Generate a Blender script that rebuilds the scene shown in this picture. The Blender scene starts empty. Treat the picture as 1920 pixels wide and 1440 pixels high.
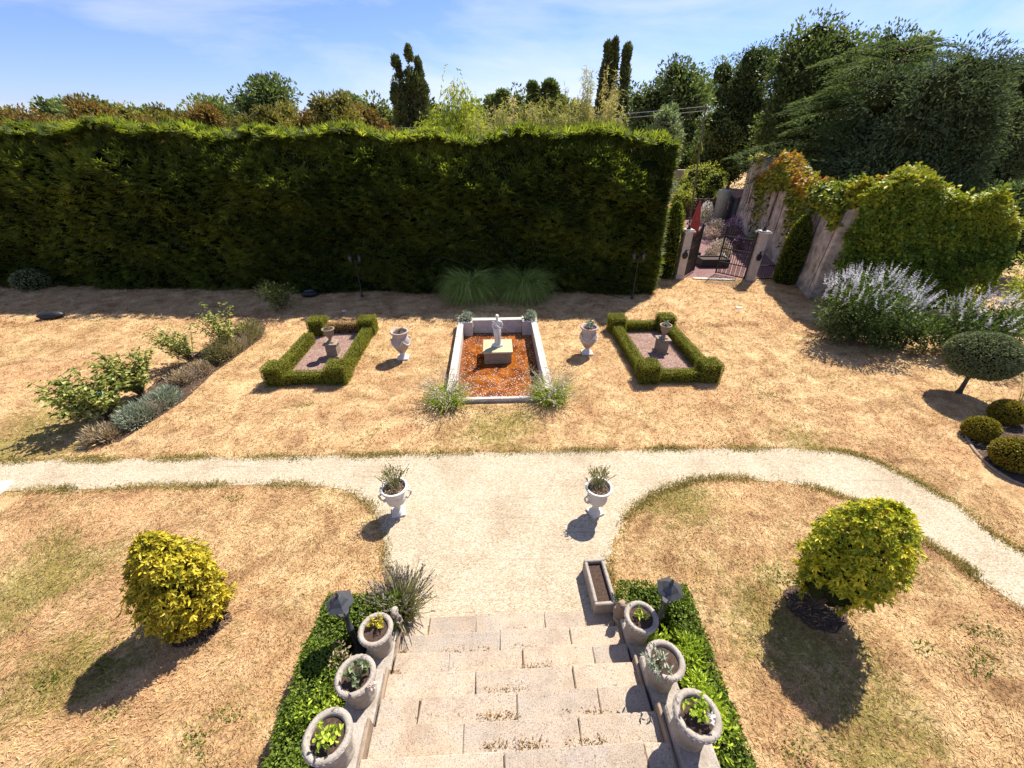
import bpy, bmesh, math
import numpy as np
from mathutils import Vector
from mathutils.geometry import tessellate_polygon
R = math.radians
S = bpy.context.scene
C = S.collection

# ------------------------------------------------------------------ camera, sky, sun, exposure
FPX, PITCH, CAMZ = 764.0, R(31.87), 6.0
cd = bpy.data.cameras.new('camera'); cam = bpy.data.objects.new('camera', cd); C.objects.link(cam)
cd.sensor_width = 36; cd.sensor_fit = 'HORIZONTAL'; cd.lens = FPX / 1920 * 36
cd.clip_start = .1; cd.clip_end = 6000
cam.location = (0, 0, CAMZ); cam.rotation_euler = (math.pi / 2 - PITCH, 0, 0)
S.camera = cam
S.view_settings.view_transform = 'Standard'; S.view_settings.look = 'None'
S.view_settings.gamma = 1; S.view_settings.exposure = 1.12
try:
    S.cycles.max_bounces = 6; S.cycles.diffuse_bounces = 3; S.cycles.transmission_bounces = 4; S.cycles.transparent_max_bounces = 6
    S.cycles.use_denoising = True
except Exception: pass
SUN_EL, SUN_AZ = R(52), math.atan2(.62, .78)        # azimuth measured from +Y towards +X
sd = Vector((math.sin(SUN_AZ) * math.cos(SUN_EL), math.cos(SUN_AZ) * math.cos(SUN_EL), math.sin(SUN_EL)))
ld = bpy.data.lights.new('sun', 'SUN'); sun = bpy.data.objects.new('sun', ld); C.objects.link(sun)
ld.energy = 4.6; ld.angle = R(.55); ld.color = (1, .93, .82)
sun.rotation_euler = sd.to_track_quat('Z', 'Y').to_euler(); sun.location = (20, 25, 40)

W = bpy.data.worlds.new('World'); S.world = W; W.use_nodes = True
nt = W.node_tree; nt.nodes.clear()
def N(t, ty, **k):
    n = t.nodes.new(ty)
    for a, b in k.items():
        if a.startswith('i_'): n.inputs[a[2:].replace('_', ' ')].default_value = b
        else: setattr(n, a, b)
    return n
out = N(nt, 'ShaderNodeOutputWorld'); bg = N(nt, 'ShaderNodeBackground'); bg.inputs[1].default_value = .08
sky = N(nt, 'ShaderNodeTexSky', sky_type='NISHITA', sun_disc=False, sun_elevation=SUN_EL, sun_rotation=SUN_AZ,
        altitude=80, air_density=1.0, dust_density=.15, ozone_density=3.0)
tc = N(nt, 'ShaderNodeTexCoord'); mp = N(nt, 'ShaderNodeMapping')
mp.inputs['Rotation'].default_value = (0, 0, R(20)); mp.inputs['Scale'].default_value = (1.3, 1.8, 5.5)
nz = N(nt, 'ShaderNodeTexNoise'); nz.inputs['Scale'].default_value = 1.5; nz.inputs['Detail'].default_value = 9
nz.inputs['Roughness'].default_value = .58; nz.inputs['Distortion'].default_value = .45
cr = N(nt, 'ShaderNodeValToRGB'); cr.color_ramp.elements[0].position = .43; cr.color_ramp.elements[1].position = .78
cr.color_ramp.elements[1].color = (.85, .85, .85, 1)
mx = N(nt, 'ShaderNodeMix', data_type='RGBA'); mx.inputs[7].default_value = (5.6, 5.9, 6.6, 1)
nt.links.new(tc.outputs['Generated'], mp.inputs[0]); nt.links.new(mp.outputs[0], nz.inputs['Vector'])
nt.links.new(nz.outputs['Fac'], cr.inputs[0]); nt.links.new(cr.outputs[0], mx.inputs[0])
tint = N(nt, 'ShaderNodeMix', data_type='RGBA', blend_type='MULTIPLY'); tint.inputs[0].default_value = 1; tint.inputs[7].default_value = (.62, .665, 1.0, 1)
nt.links.new(sky.outputs[0], tint.inputs[6]); nt.links.new(tint.outputs[2], mx.inputs[6]); nt.links.new(mx.outputs[2], bg.inputs[0]); nt.links.new(bg.outputs[0], out.inputs[0])

# ------------------------------------------------------------------ where things stand: points of the ground plane (or of a height / a distance) from the survey of the photo
cp, sp = math.cos(PITCH), math.sin(PITCH)
def ray(px, py):
    a = (px - 960) / FPX; b = (720 - py) / FPX
    return np.array([a, b * sp + cp, b * cp - sp])
def G(px, py, z=0.0):
    d = ray(px, py); t = (z - CAMZ) / d[2]
    return np.array([d[0] * t, d[1] * t, z])
def at(px, py, Y):
    d = ray(px, py); t = Y / d[1]
    return np.array([d[0] * t, Y, CAMZ + d[2] * t])
GA = R(2.6)                                            # the garden's own axis
def UV(u, v, z=0.0, o=(-.03, 3.28)):
    return np.array([o[0] + u * math.cos(GA) - v * math.sin(GA), o[1] + u * math.sin(GA) + v * math.cos(GA), z])

# ------------------------------------------------------------------ mesh helpers
class MB:
    def __init__(s): s.V = []; s.L = []; s.T = []; s.A = []; s.n = 0; s.sm = []
    def add(s, V, F, rnd=None, smooth=False):
        V = np.asarray(V, float).reshape(-1, 3)
        if isinstance(F, np.ndarray):
            k = F.shape[1]; m = len(F); s.L.append((F + s.n).ravel()); s.T.append(np.full(m, k))
        else:
            m = len(F); s.T.append(np.array([len(f) for f in F])); s.L.append(np.concatenate([np.asarray(f) for f in F]) + s.n)
        s.V.append(V); s.n += len(V)
        s.A.append(np.full(m, .5) if rnd is None else np.broadcast_to(rnd, (m,)))
        s.sm.append(np.full(m, smooth)); return s
    def mesh(s, name, mat=None):
        me = bpy.data.meshes.new(name)
        V = np.concatenate(s.V); L = np.concatenate(s.L).astype(np.int32); T = np.concatenate(s.T).astype(np.int32)
        me.vertices.add(len(V)); me.vertices.foreach_set('co', V.ravel().astype(np.float32))
        me.loops.add(len(L)); me.loops.foreach_set('vertex_index', L)
        me.polygons.add(len(T)); st = np.concatenate([[0], np.cumsum(T)[:-1]]).astype(np.int32)
        me.polygons.foreach_set('loop_start', st); me.polygons.foreach_set('loop_total', T)
        me.polygons.foreach_set('use_smooth', np.concatenate(s.sm))
        a = me.attributes.new('rnd', 'FLOAT', 'FACE'); a.data.foreach_set('value', np.concatenate(s.A).astype(np.float32))
        me.update(calc_edges=True); me.validate()
        if mat: me.materials.append(mat)
        return me
    def build(s, name, mat, parent=None, loc=None):
        return link(name, s.mesh(name, mat), parent, loc)
def link(name, me, parent=None, loc=None):
    o = bpy.data.objects.new(name, me); C.objects.link(o)
    if parent is not None: o.parent = parent
    if loc is not None: o.location = loc
    return o
def tag(o, label=None, cat=None, group=None, kind=None):
    if label: o['label'] = label
    if cat: o['category'] = cat
    if group: o['group'] = group
    if kind: o['kind'] = kind
    return o
def thing(name, label, cat, loc=(0, 0, 0), rz=0, group=None):
    o = bpy.data.objects.new(name, None); C.objects.link(o); o.empty_display_size = .2
    o.location = loc; o.rotation_euler = (0, 0, rz); return tag(o, label, cat, group)
def dup(root, loc, rz=None, label=None, scale=None):
    r = root.copy(); C.objects.link(r); r.location = loc
    if rz is not None: r.rotation_euler = (0, 0, rz)
    if scale: r.scale = (scale,) * 3 if not isinstance(scale, tuple) else scale
    if label: r['label'] = label
    for ch in list(root.children):
        c = ch.copy(); C.objects.link(c); c.parent = r
        for g in list(ch.children):
            d = g.copy(); C.objects.link(d); d.parent = c
    return r
def nrm(v): return v / np.maximum(np.linalg.norm(v, axis=-1, keepdims=True), 1e-9)
def box(mb, x0, x1, y0, y1, z0, z1, b=.012, rz=0, c=(0, 0, 0), rnd=.5, jit=0, rg=None):
    bm = bmesh.new(); bmesh.ops.create_cube(bm, size=1)
    for v in bm.verts: v.co = Vector(((x0 + x1) / 2 + v.co.x * (x1 - x0), (y0 + y1) / 2 + v.co.y * (y1 - y0), (z0 + z1) / 2 + v.co.z * (z1 - z0)))
    if jit:
        for v in bm.verts: v.co += Vector(rg.normal(0, jit, 3))
    if b: bmesh.ops.bevel(bm, geom=bm.edges[:], offset=b, segments=1, affect='EDGES')
    V = np.array([v.co[:] for v in bm.verts]); bm.verts.index_update()
    F = [[v.index for v in f.verts] for f in bm.faces]; bm.free()
    if rz:
        cs, sn = math.cos(rz), math.sin(rz); V = np.c_[V[:, 0] * cs - V[:, 1] * sn, V[:, 0] * sn + V[:, 1] * cs, V[:, 2]]
    mb.add(V + np.array(c), F, rnd); return mb
def lathe(mb, prof, n=28, c=(0, 0, 0), flute=0, nfl=0, rnd=.5, cap=True, smooth=True, sx=1, sy=1):
    prof = np.array([(tuple(p) + (0,))[:3] for p in prof], float); a = np.linspace(0, 2 * math.pi, n, endpoint=False)
    V = []
    for i, p in enumerate(prof):
        r = p[0]; k = p[2] if len(p) > 2 else 0
        rr = r * (1 + flute * k * np.cos(nfl * a)); V.append(np.c_[rr * np.cos(a) * sx, rr * np.sin(a) * sy, np.full(n, p[1])])
    V = np.concatenate(V) + np.array(c); F = []
    for i in range(len(prof) - 1):
        for j in range(n):
            k = (j + 1) % n; F.append((i * n + j, i * n + k, (i + 1) * n + k, (i + 1) * n + j))
    mb.add(V, F, rnd, smooth)
    if cap: mb.add(V[:n], [tuple(range(n))[::-1]], rnd); mb.add(V[-n:], [tuple(range(n))], rnd)
    return mb
def tube(mb, pts, rad, n=8, rnd=.5, smooth=True, cap=True):
    P = np.asarray(pts, float); m = len(P); rad = np.broadcast_to(rad, (m,))
    T = nrm(np.gradient(P, axis=0)); up = np.array([0.3, .2, 1.0]); X = np.cross(T, up)
    bad = np.linalg.norm(X, axis=1) < .05; X[bad] = np.cross(T[bad], [1, 0, .1]); X = nrm(X); Y = np.cross(T, X)
    a = np.linspace(0, 2 * math.pi, n, endpoint=False)
    V = (P[:, None] + rad[:, None, None] * (X[:, None] * np.cos(a)[None, :, None] + Y[:, None] * np.sin(a)[None, :, None])).reshape(-1, 3)
    F = []
    for i in range(m - 1):
        for j in range(n):
            k = (j + 1) % n; F.append((i * n + j, i * n + k, (i + 1) * n + k, (i + 1) * n + j))
    mb.add(V, F, rnd, smooth)
    if cap: mb.add(V[:n], [tuple(range(n))[::-1]], rnd); mb.add(V[-n:], [tuple(range(n))], rnd)
    return mb
def ellip(mb, c, r, n=16, m=10, rnd=.5, disp=0, rg=None, smooth=True):
    th = np.linspace(0.02, math.pi - .02, m); ph = np.linspace(0, 2 * math.pi, n, endpoint=False)
    D = np.array([[math.sin(t) * math.cos(p), math.sin(t) * math.sin(p), math.cos(t)] for t in th for p in ph])
    k = 1 + (rg.normal(0, disp, len(D))[:, None] if disp else 0)
    F = [(i * n + j, (i + 1) * n + j, (i + 1) * n + (j + 1) % n, i * n + (j + 1) % n) for i in range(m - 1) for j in range(n)]
    mb.add(np.array(c) + D * k * np.array(r), F, rnd, smooth); return mb
def leaves(mb, P, D, Nn, L, Wd, rg, two=False, droop=0.0, rnd=None):
    """P base points, D leaf direction, Nn leaf normal hint"""
    n = len(P); L = np.broadcast_to(L, (n,))[:, None]; Wd = np.broadcast_to(Wd, (n,))[:, None]
    D = nrm(D); sd_ = nrm(np.cross(D, Nn)); nn = np.cross(sd_, D)
    rnd = rg.random(n) if rnd is None else rnd
    dz = np.array([0, 0, -1.0])
    if not two:
        V = np.stack([P, P + D * L * .45 + sd_ * Wd * .5 + nn * Wd * .12, P + D * L + dz * L * droop, P + D * L * .45 - sd_ * Wd * .5 + nn * Wd * .12], 1)
        F = np.arange(4 * n).reshape(n, 4); mb.add(V.reshape(-1, 3), F, rnd)
    else:
        h = nn * Wd * .18
        V = np.stack([P, P + D * L * .3 + sd_ * Wd * .42 + h, P + D * L * .68 + sd_ * Wd * .42 + h + dz * L * droop * .5, P + D * L + dz * L * droop,
                      P + D * L * .68 - sd_ * Wd * .42 + h + dz * L * droop * .5, P + D * L * .3 - sd_ * Wd * .42 + h], 1)
        b = (np.arange(n) * 6)[:, None]
        F = np.concatenate([b + np.array([0, 1, 2, 3]), b + np.array([0, 3, 4, 5])]); mb.add(V.reshape(-1, 3), F, np.concatenate([rnd, rnd]))
    return mb
def ribbons(mb, P, D, L, Wd, rg, droop=.5, segs=3, rnd=None, taper=True):
    n = len(P); L = np.broadcast_to(L, (n,)); Wd = np.broadcast_to(Wd, (n,)); droop = np.broadcast_to(droop, (n,))
    D = nrm(D); az = rg.random(n) * 6.283; sd_ = nrm(np.cross(D, np.c_[np.cos(az), np.sin(az), np.zeros(n) + .1]))
    V = np.zeros((n, segs + 1, 2, 3)); p = P.copy(); d = D.copy()
    for i in range(segs + 1):
        w = Wd * (1 - (i / segs) ** 1.5 * .92 if taper else 1) * .5
        V[:, i, 0] = p + sd_ * w[:, None]; V[:, i, 1] = p - sd_ * w[:, None]
        p = p + d * (L / segs)[:, None]; d = nrm(d + np.array([0, 0, -1.0]) * (droop / segs)[:, None])
    idx = (np.arange(n) * (segs + 1) * 2)[:, None]
    F = np.concatenate([idx + np.array([2 * i, 2 * i + 1, 2 * i + 3, 2 * i + 2]) for i in range(segs)])
    rnd = rg.random(n) if rnd is None else rnd
    mb.add(V.reshape(-1, 3), F, np.tile(rnd, segs)); return mb
def sph(rg, n): return nrm(rg.normal(size=(n, 3)))
def snoise(P, seed=0, sc=1.0):
    """cheap smooth 3-D noise, about -1..1"""
    r = np.random.default_rng(seed + 91); o = np.zeros(len(P))
    for i in range(5):
        k = r.normal(size=3) * sc * (1 + i * .45); o += np.sin(P @ k + r.random() * 6.28) / (1 + .35 * i)
    return o / 2.6
def poly_in(P, poly):
    x, y = P[:, 0], P[:, 1]; ins = np.zeros(len(P), bool); n = len(poly)
    for i in range(n):
        x0, y0 = poly[i][:2]; x1, y1 = poly[(i + 1) % n][:2]
        if y0 == y1: continue
        c = ((y0 > y) != (y1 > y)) & (x < (x1 - x0) * (y - y0) / (y1 - y0) + x0); ins ^= c
    return ins
def sheet(name, poly, z, mat, kind='structure'):
    T = tessellate_polygon([[Vector((p[0], p[1], 0)) for p in poly]])
    V = np.array([[p[0], p[1], z] for p in poly]); F = []
    for t in T:
        a, b, c = [V[i] for i in t]
        F.append(t if np.cross(b - a, c - a)[2] > 0 else t[::-1])
    return tag(MB().add(V, [tuple(f) for f in F]).build(name, mat), kind=kind)
def smooth_line(pts, k=8):
    P = np.array(pts, float); n = len(P); o = []
    for i in range(n - 1):
        p0, p1, p2, p3 = P[max(i - 1, 0)], P[i], P[i + 1], P[min(i + 2, n - 1)]
        for t in np.linspace(0, 1, k, endpoint=False):
            o.append(.5 * ((2 * p1) + (-p0 + p2) * t + (2 * p0 - 5 * p1 + 4 * p2 - p3) * t * t + (-p0 + 3 * p1 - 3 * p2 + p3) * t ** 3))
    o.append(P[-1]); return np.array(o)

# ------------------------------------------------------------------ materials
def newmat(name):
    m = bpy.data.materials.new(name); m.use_nodes = True; t = m.node_tree; t.nodes.clear()
    return m, t, N(t, 'ShaderNodeOutputMaterial')
def ramp(t, stops, inp=None):
    r = N(t, 'ShaderNodeValToRGB'); e = r.color_ramp.elements
    while len(e) < len(stops): e.new(.5)
    for x, (p, c) in zip(e, stops): x.position = p; x.color = (*c, 1)
    if inp is not None: t.links.new(inp, r.inputs[0])
    return r
def noise(t, scale, det=4, rough=.55, vec=None, dist=0, out='Fac'):
    n = N(t, 'ShaderNodeTexNoise'); n.inputs['Scale'].default_value = scale; n.inputs['Detail'].default_value = det
    n.inputs['Roughness'].default_value = rough; n.inputs['Distortion'].default_value = dist
    if vec is not None: t.links.new(vec, n.inputs['Vector'])
    return n.outputs[out]
def mixc(t, a, b, fac, mode='MIX'):
    m = N(t, 'ShaderNodeMix', data_type='RGBA', blend_type=mode)
    for i, v in ((0, fac), (6, a), (7, b)):
        if isinstance(v, (int, float)): m.inputs[i].default_value = v
        elif isinstance(v, tuple): m.inputs[i].default_value = (*v, 1)
        else: t.links.new(v, m.inputs[i])
    return m.outputs[2]
def math_(t, op, a, b=0.0, c=None):
    m = N(t, 'ShaderNodeMath', operation=op)
    for i, v in enumerate((a, b) if c is None else (a, b, c)):
        if isinstance(v, (int, float)): m.inputs[i].default_value = v
        else: t.links.new(v, m.inputs[i])
    return m.outputs[0]
def pos(t): return N(t, 'ShaderNodeNewGeometry').outputs['Position']
def objco(t): return N(t, 'ShaderNodeTexCoord').outputs['Object']
def bsdf(t, o, col, rough=.8, bump=None, bs=.3, bd=.02, spec=.3, metal=0):
    p = N(t, 'ShaderNodeBsdfPrincipled')
    if isinstance(col, tuple): p.inputs['Base Color'].default_value = (*col, 1)
    else: t.links.new(col, p.inputs['Base Color'])
    if isinstance(rough, (int, float)): p.inputs['Roughness'].default_value = rough
    else: t.links.new(rough, p.inputs['Roughness'])
    p.inputs['Specular IOR Level'].default_value = spec; p.inputs['Metallic'].default_value = metal
    if bump is not None:
        b = N(t, 'ShaderNodeBump'); b.inputs['Strength'].default_value = bs; b.inputs['Distance'].default_value = bd
        t.links.new(bump, b.inputs['Height']); t.links.new(b.outputs[0], p.inputs['Normal'])
    if o is not None: t.links.new(p.outputs[0], o.inputs[0])
    return p
def leafmat(name, cols, trans=.35, tcol=None, rough=.5, spec=.16, nsc=.8, namp=.35, gain=1.7):
    cols = [tuple(min(v * gain, .8) for v in c) for c in cols]
    m, t, o = newmat(name)
    a = N(t, 'ShaderNodeAttribute', attribute_name='rnd').outputs['Fac']
    nzv = noise(t, nsc, 3, .5, pos(t))
    f = math_(t, 'ADD', a, math_(t, 'MULTIPLY', math_(t, 'SUBTRACT', nzv, .5), namp * 2))
    k = len(cols); r = ramp(t, [(i / (k - 1) * .9 + .05, c) for i, c in enumerate(cols)], f)
    p = bsdf(t, None, r.outputs[0], rough, spec=spec)
    tr = N(t, 'ShaderNodeBsdfTranslucent')
    tcv = mixc(t, r.outputs[0], tcol or (1.25, 1.3, .7), 1.0, 'MULTIPLY'); t.links.new(tcv, tr.inputs[0])
    ms = N(t, 'ShaderNodeMixShader'); ms.inputs[0].default_value = trans
    t.links.new(p.outputs[0], ms.inputs[1]); t.links.new(tr.outputs[0], ms.inputs[2]); t.links.new(ms.outputs[0], o.inputs[0])
    return m
def stonemat(name, c0, c1, spots=(.05, .045, .035), sc=6, lich=.5, speck=None, bs=.4, coord=pos, lsc=9):
    m, t, o = newmat(name); v = coord(t)
    base = ramp(t, [(.3, c0), (.7, c1)], noise(t, sc, 6, .65, v)).outputs[0]
    sp_ = noise(t, lsc, 8, .72, v, .4)
    f = ramp(t, [(.56, (0, 0, 0)), (.68, (lich, lich, lich))], sp_).outputs[0]
    col = mixc(t, base, spots, f)
    fine = noise(t, 90, 3, .7, v)
    if speck: col = mixc(t, col, speck, ramp(t, [(.54, (0, 0, 0)), (.66, (.75, .75, .75))], fine).outputs[0])
    h = math_(t, 'ADD', noise(t, 14, 6, .7, v), math_(t, 'MULTIPLY', fine, .35))
    bsdf(t, o, col, .88, h, bs, .03, .2); return m
def plain(name, col, rough=.6, metal=0, spec=.4, sc=8, var=.25):
    m, t, o = newmat(name); c = np.array(col)
    r = ramp(t, [(.3, tuple(c * (1 - var))), (.7, tuple(np.minimum(c * (1 + var), 1)))], noise(t, sc, 5, .6, objco(t)))
    bsdf(t, o, r.outputs[0], rough, noise(t, 60, 3, .6, objco(t)), .12, .01, spec, metal); return m

def lawn_colour(t, v, fib):
    """dry summer lawn: straw, reddish thatch and surviving green patches"""
    big = noise(t, .33, 4, .6, v, .6); mid = noise(t, 1.7, 5, .65, v, .5); fine = noise(t, 34, 3, .7, v)
    straw = ramp(t, [(.3, (.34, .205, .11)), (.47, (.58, .40, .21)), (.7, (.80, .62, .365))], mid).outputs[0]
    red = mixc(t, straw, (.58, .355, .195), ramp(t, [(.45, (0, 0, 0)), (.75, (.75, .75, .75))], big).outputs[0])
    g2 = noise(t, .55, 5, .66, v, .8)
    sx = N(t, 'ShaderNodeSeparateXYZ'); t.links.new(v, sx.inputs[0])
    def blob(x, y, r):
        dx = math_(t, 'SUBTRACT', sx.outputs[0], x); dy = math_(t, 'SUBTRACT', sx.outputs[1], y)
        d = math_(t, 'SQRT', math_(t, 'ADD', math_(t, 'MULTIPLY', dx, dx), math_(t, 'MULTIPLY', dy, dy)))
        return math_(t, 'MAXIMUM', math_(t, 'SUBTRACT', 1.0, math_(t, 'DIVIDE', d, r)), 0.0)
    bl = None
    for q in ((3.9, 3.2, 1.5), (4.2, 1.9, 1.6), (-5.7, 2.5, 1.3), (-5.0, 1.5, .8), (-7.4, 3.8, 1.6), (-11, 6.9, 2.6), (3.0, 5.6, 1.2), (6.4, 6.9, 1.2), (-.2, 7.6, 1.5)):
        b = blob(*q); bl = b if bl is None else math_(t, 'MAXIMUM', bl, b)
    gm = math_(t, 'ADD', g2, math_(t, 'MULTIPLY', bl, .38))
    gm = math_(t, 'ADD', gm, math_(t, 'MULTIPLY', math_(t, 'SUBTRACT', mid, .5), .5))
    gm = math_(t, 'ADD', gm, math_(t, 'MULTIPLY', math_(t, 'SUBTRACT', noise(t, 7, 5, .75, v, .8), .5), 1.15))
    gmask = ramp(t, [(.58, (0, 0, 0)), (.86, (.8, .8, .8))], gm).outputs[0]
    clump = noise(t, 11, 4, .7, v, 1.2)
    green = ramp(t, [(.3, (.13, .12, .03)), (.7, (.36, .32, .08))], fib).outputs[0]
    c = mixc(t, red, green, gmask)
    c = mixc(t, c, ramp(t, [(.3, (.70, .63, .56)), (.5, (.98, .97, .96)), (.72, (1.14, 1.13, 1.12))], noise(t, .85, 5, .7, v, 1.2)).outputs[0], .9, 'MULTIPLY')
    wv = N(t, 'ShaderNodeMapping'); wv.inputs['Rotation'].default_value = (0, 0, R(52)); wv.inputs['Scale'].default_value = (.22, 1.3, 1); t.links.new(v, wv.inputs[0])
    c = mixc(t, c, (.74, .58, .36), ramp(t, [(.60, (0, 0, 0)), (.72, (.45, .45, .45))], noise(t, 1.0, 4, .6, wv.outputs[0], .5)).outputs[0])
    c = mixc(t, c, ramp(t, [(.3, (.6, .55, .5)), (.46, (1.0, .99, .98)), (.7, (1.18, 1.16, 1.12))], clump).outputs[0], .85, 'MULTIPLY')
    return mixc(t, c, ramp(t, [(.25, (.42, .38, .34)), (.5, (.95, .94, .92)), (.8, (1.25, 1.22, 1.15))], fine).outputs[0], .8, 'MULTIPLY'), fine, mid
def mk_lawn():
    m, t, o = newmat('dry lawn'); v = pos(t)
    mpn = N(t, 'ShaderNodeMapping'); mpn.inputs['Scale'].default_value = (14, 14, 14); t.links.new(v, mpn.inputs[0])
    fib = noise(t, 1.6, 5, .75, mpn.outputs[0], 1.5)
    c, fine, mid = lawn_colour(t, v, fib)
    c = mixc(t, c, ramp(t, [(.3, (.55, .5, .45)), (.6, (1.05, 1.03, 1.0))], fib).outputs[0], .7, 'MULTIPLY')
    h = math_(t, 'ADD', math_(t, 'MULTIPLY', fib, 1.0), math_(t, 'MULTIPLY', fine, .5))
    bsdf(t, o, c, .95, h, .8, .05, .1); return m
def mk_blade():
    m, t, o = newmat('dry grass blades'); v = pos(t)
    a = N(t, 'ShaderNodeAttribute', attribute_name='rnd').outputs['Fac']
    c, fine, mid = lawn_colour(t, v, a)
    c = mixc(t, c, ramp(t, [(0, (.62, .58, .52)), (.5, (1.0, 1.0, .98)), (1, (1.4, 1.38, 1.3))], a).outputs[0], 1.0, 'MULTIPLY')
    p = bsdf(t, None, c, .7, spec=.2); tr = N(t, 'ShaderNodeBsdfTranslucent'); t.links.new(c, tr.inputs[0])
    ms = N(t, 'ShaderNodeMixShader'); ms.inputs[0].default_value = .25
    t.links.new(p.outputs[0], ms.inputs[1]); t.links.new(tr.outputs[0], ms.inputs[2]); t.links.new(ms.outputs[0], o.inputs[0]); return m
def mk_gravel(name, cols, dark, sc=55):
    m, t, o = newmat(name); v = pos(t)
    vo = N(t, 'ShaderNodeTexVoronoi'); vo.inputs['Scale'].default_value = sc; t.links.new(v, vo.inputs['Vector'])
    w = N(t, 'ShaderNodeSeparateColor'); t.links.new(vo.outputs['Color'], w.inputs[0])
    k = len(cols); c = ramp(t, [(i / (k - 1), x) for i, x in enumerate(cols)], w.outputs[0]).outputs[0]
    c = mixc(t, c, ramp(t, [(.3, (.80, .75, .69)), (.5, (.99, .97, .94)), (.68, (1.08, 1.07, 1.05))], noise(t, 1.1, 5, .6, v, .5)).outputs[0], .9, 'MULTIPLY')
    sc2 = noise(t, 26, 5, .85, v)
    c = mixc(t, c, dark, ramp(t, [(.55, (0, 0, 0)), (.70, (.75, .75, .75))], sc2).outputs[0])
    # rake marks running along the drive
    mpn = N(t, 'ShaderNodeMapping'); mpn.inputs['Scale'].default_value = (.35, 9, 1); mpn.inputs['Rotation'].default_value = (0, 0, R(-3)); t.links.new(v, mpn.inputs[0])
    rk = noise(t, 1.6, 3, .6, mpn.outputs[0], .4)
    c = mixc(t, c, (.24, .19, .14), ramp(t, [(.60, (0, 0, 0)), (.70, (.5, .5, .5))], rk).outputs[0])
    h = math_(t, 'ADD', math_(t, 'SUBTRACT', 1.0, vo.outputs['Distance']), math_(t, 'MULTIPLY', rk, .5))
    bsdf(t, o, c, .92, h, .55, .02, .15); return m
M = {}
M['lawn'] = mk_lawn(); M['blade'] = mk_blade()
M['gravel'] = mk_gravel('pale gravel', [(.31, .245, .165), (.41, .34, .24), (.47, .405, .30), (.53, .475, .38)], (.20, .15, .10))
M['rgravel'] = mk_gravel('pink gravel', [(.15, .085, .07), (.22, .135, .11), (.28, .185, .155), (.38, .28, .24)], (.12, .07, .06), 38)
M['pgravel'] = mk_gravel('purple gravel', [(.12, .065, .07), (.22, .12, .12), (.3, .18, .17)], (.08, .05, .05), 30)
M['granite'] = stonemat('weathered granite', (.32, .235, .155), (.42, .34, .25), (.16, .13, .10), 3.5, .6, (.17, .135, .105), .35, pos, 5)
def mk_granite():
    m, t, o = newmat('weathered granite slabs'); v = pos(t); a = N(t, 'ShaderNodeAttribute', attribute_name='rnd').outputs['Fac']
    base = ramp(t, [(.25, (.39, .295, .205)), (.5, (.46, .385, .295)), (.75, (.42, .385, .335))], noise(t, 2.2, 6, .65, v)).outputs[0]
    base = mixc(t, base, ramp(t, [(0, (.86, .84, .84)), (.5, (1, .97, .93)), (1, (1.1, 1.04, .98))], a).outputs[0], 1.0, 'MULTIPLY')
    pat = ramp(t, [(.46, (0, 0, 0)), (.62, (.42, .42, .42))], noise(t, 3.1, 7, .7, v, .6)).outputs[0]; base = mixc(t, base, (.24, .20, .16), pat)
    sp = noise(t, 75, 3, .8, v); base = mixc(t, base, (.13, .10, .085), ramp(t, [(.52, (0, 0, 0)), (.62, (.85, .85, .85))], sp).outputs[0])
    base = mixc(t, base, (.62, .54, .45), ramp(t, [(.60, (0, 0, 0)), (.7, (.6, .6, .6))], noise(t, 110, 2, .7, v)).outputs[0])
    base = mixc(t, base, (.055, .045, .04), ramp(t, [(.62, (0, 0, 0)), (.68, (.85, .85, .85))], noise(t, 13, 6, .75, v, .5)).outputs[0])
    bsdf(t, o, base, .9, math_(t, 'ADD', sp, noise(t, 12, 5, .7, v)), .45, .025, .2); return m
M['granite'] = mk_granite()
M['limestone'] = stonemat('lichened limestone', (.27, .225, .18), (.45, .405, .35), (.055, .05, .045), 7, .9, (.22, .18, .15), .6, objco, 14)
M['tanstone'] = stonemat('tan sandstone', (.24, .17, .115), (.34, .265, .19), (.12, .09, .07), 7, .6, None, .4, objco, 9)
M['white'] = stonemat('white painted stone', (.55, .51, .45), (.70, .67, .61), (.2, .18, .15), 5, .6, None, .2, objco, 7)
M['pinkstone'] = stonemat('pink grey stone', (.31, .24, .195), (.50, .43, .38), (.14, .11, .09), 4, .65, None, .2, objco, 6)
M['coping'] = stonemat('pale coping stone', (.40, .365, .32), (.58, .54, .48), (.13, .11, .09), 5, .7, None, .3, objco, 8)
M['plaster'] = stonemat('flaking limewash over stone', (.22, .17, .115), (.86, .77, .63), (.10, .08, .06), 2.2, .85, (.30, .24, .18), 1.0, pos, 5.5)
M['cream'] = plain('cream plinth paint', (.44, .38, .22), .7, var=.08)
M['iron'] = plain('black wrought iron', (.012, .012, .013), .45)
M['lampmetal'] = plain('grey black lamp metal', (.045, .048, .052), .38, spec=.5)
M['soil'] = plain('dark potting soil', (.055, .032, .022), .95, sc=30, var=.6)
M['bark'] = plain('grey brown bark', (.10, .07, .045), .9, sc=14, var=.45)
M['cane'] = plain('dry cane', (.42, .34, .17), .6)
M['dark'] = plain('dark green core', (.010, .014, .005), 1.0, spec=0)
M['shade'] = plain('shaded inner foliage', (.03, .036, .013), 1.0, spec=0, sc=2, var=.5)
M['black'] = plain('black plastic', (.015, .015, .017), .5)
M['pillar'] = plain('off white pillar render', (.48, .42, .35), .85, sc=5, var=.16)
M['redcloth'] = plain('faded red canvas', (.42, .07, .05), .85)
M['tank'] = plain('grey green water tank', (.36, .36, .28), .6)
M['slate'] = plain('grey shed boards', (.10, .11, .12), .8, sc=12)
M['tile'] = plain('faded red roof tiles', (.34, .19, .15), .85, sc=16, var=.35)
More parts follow.
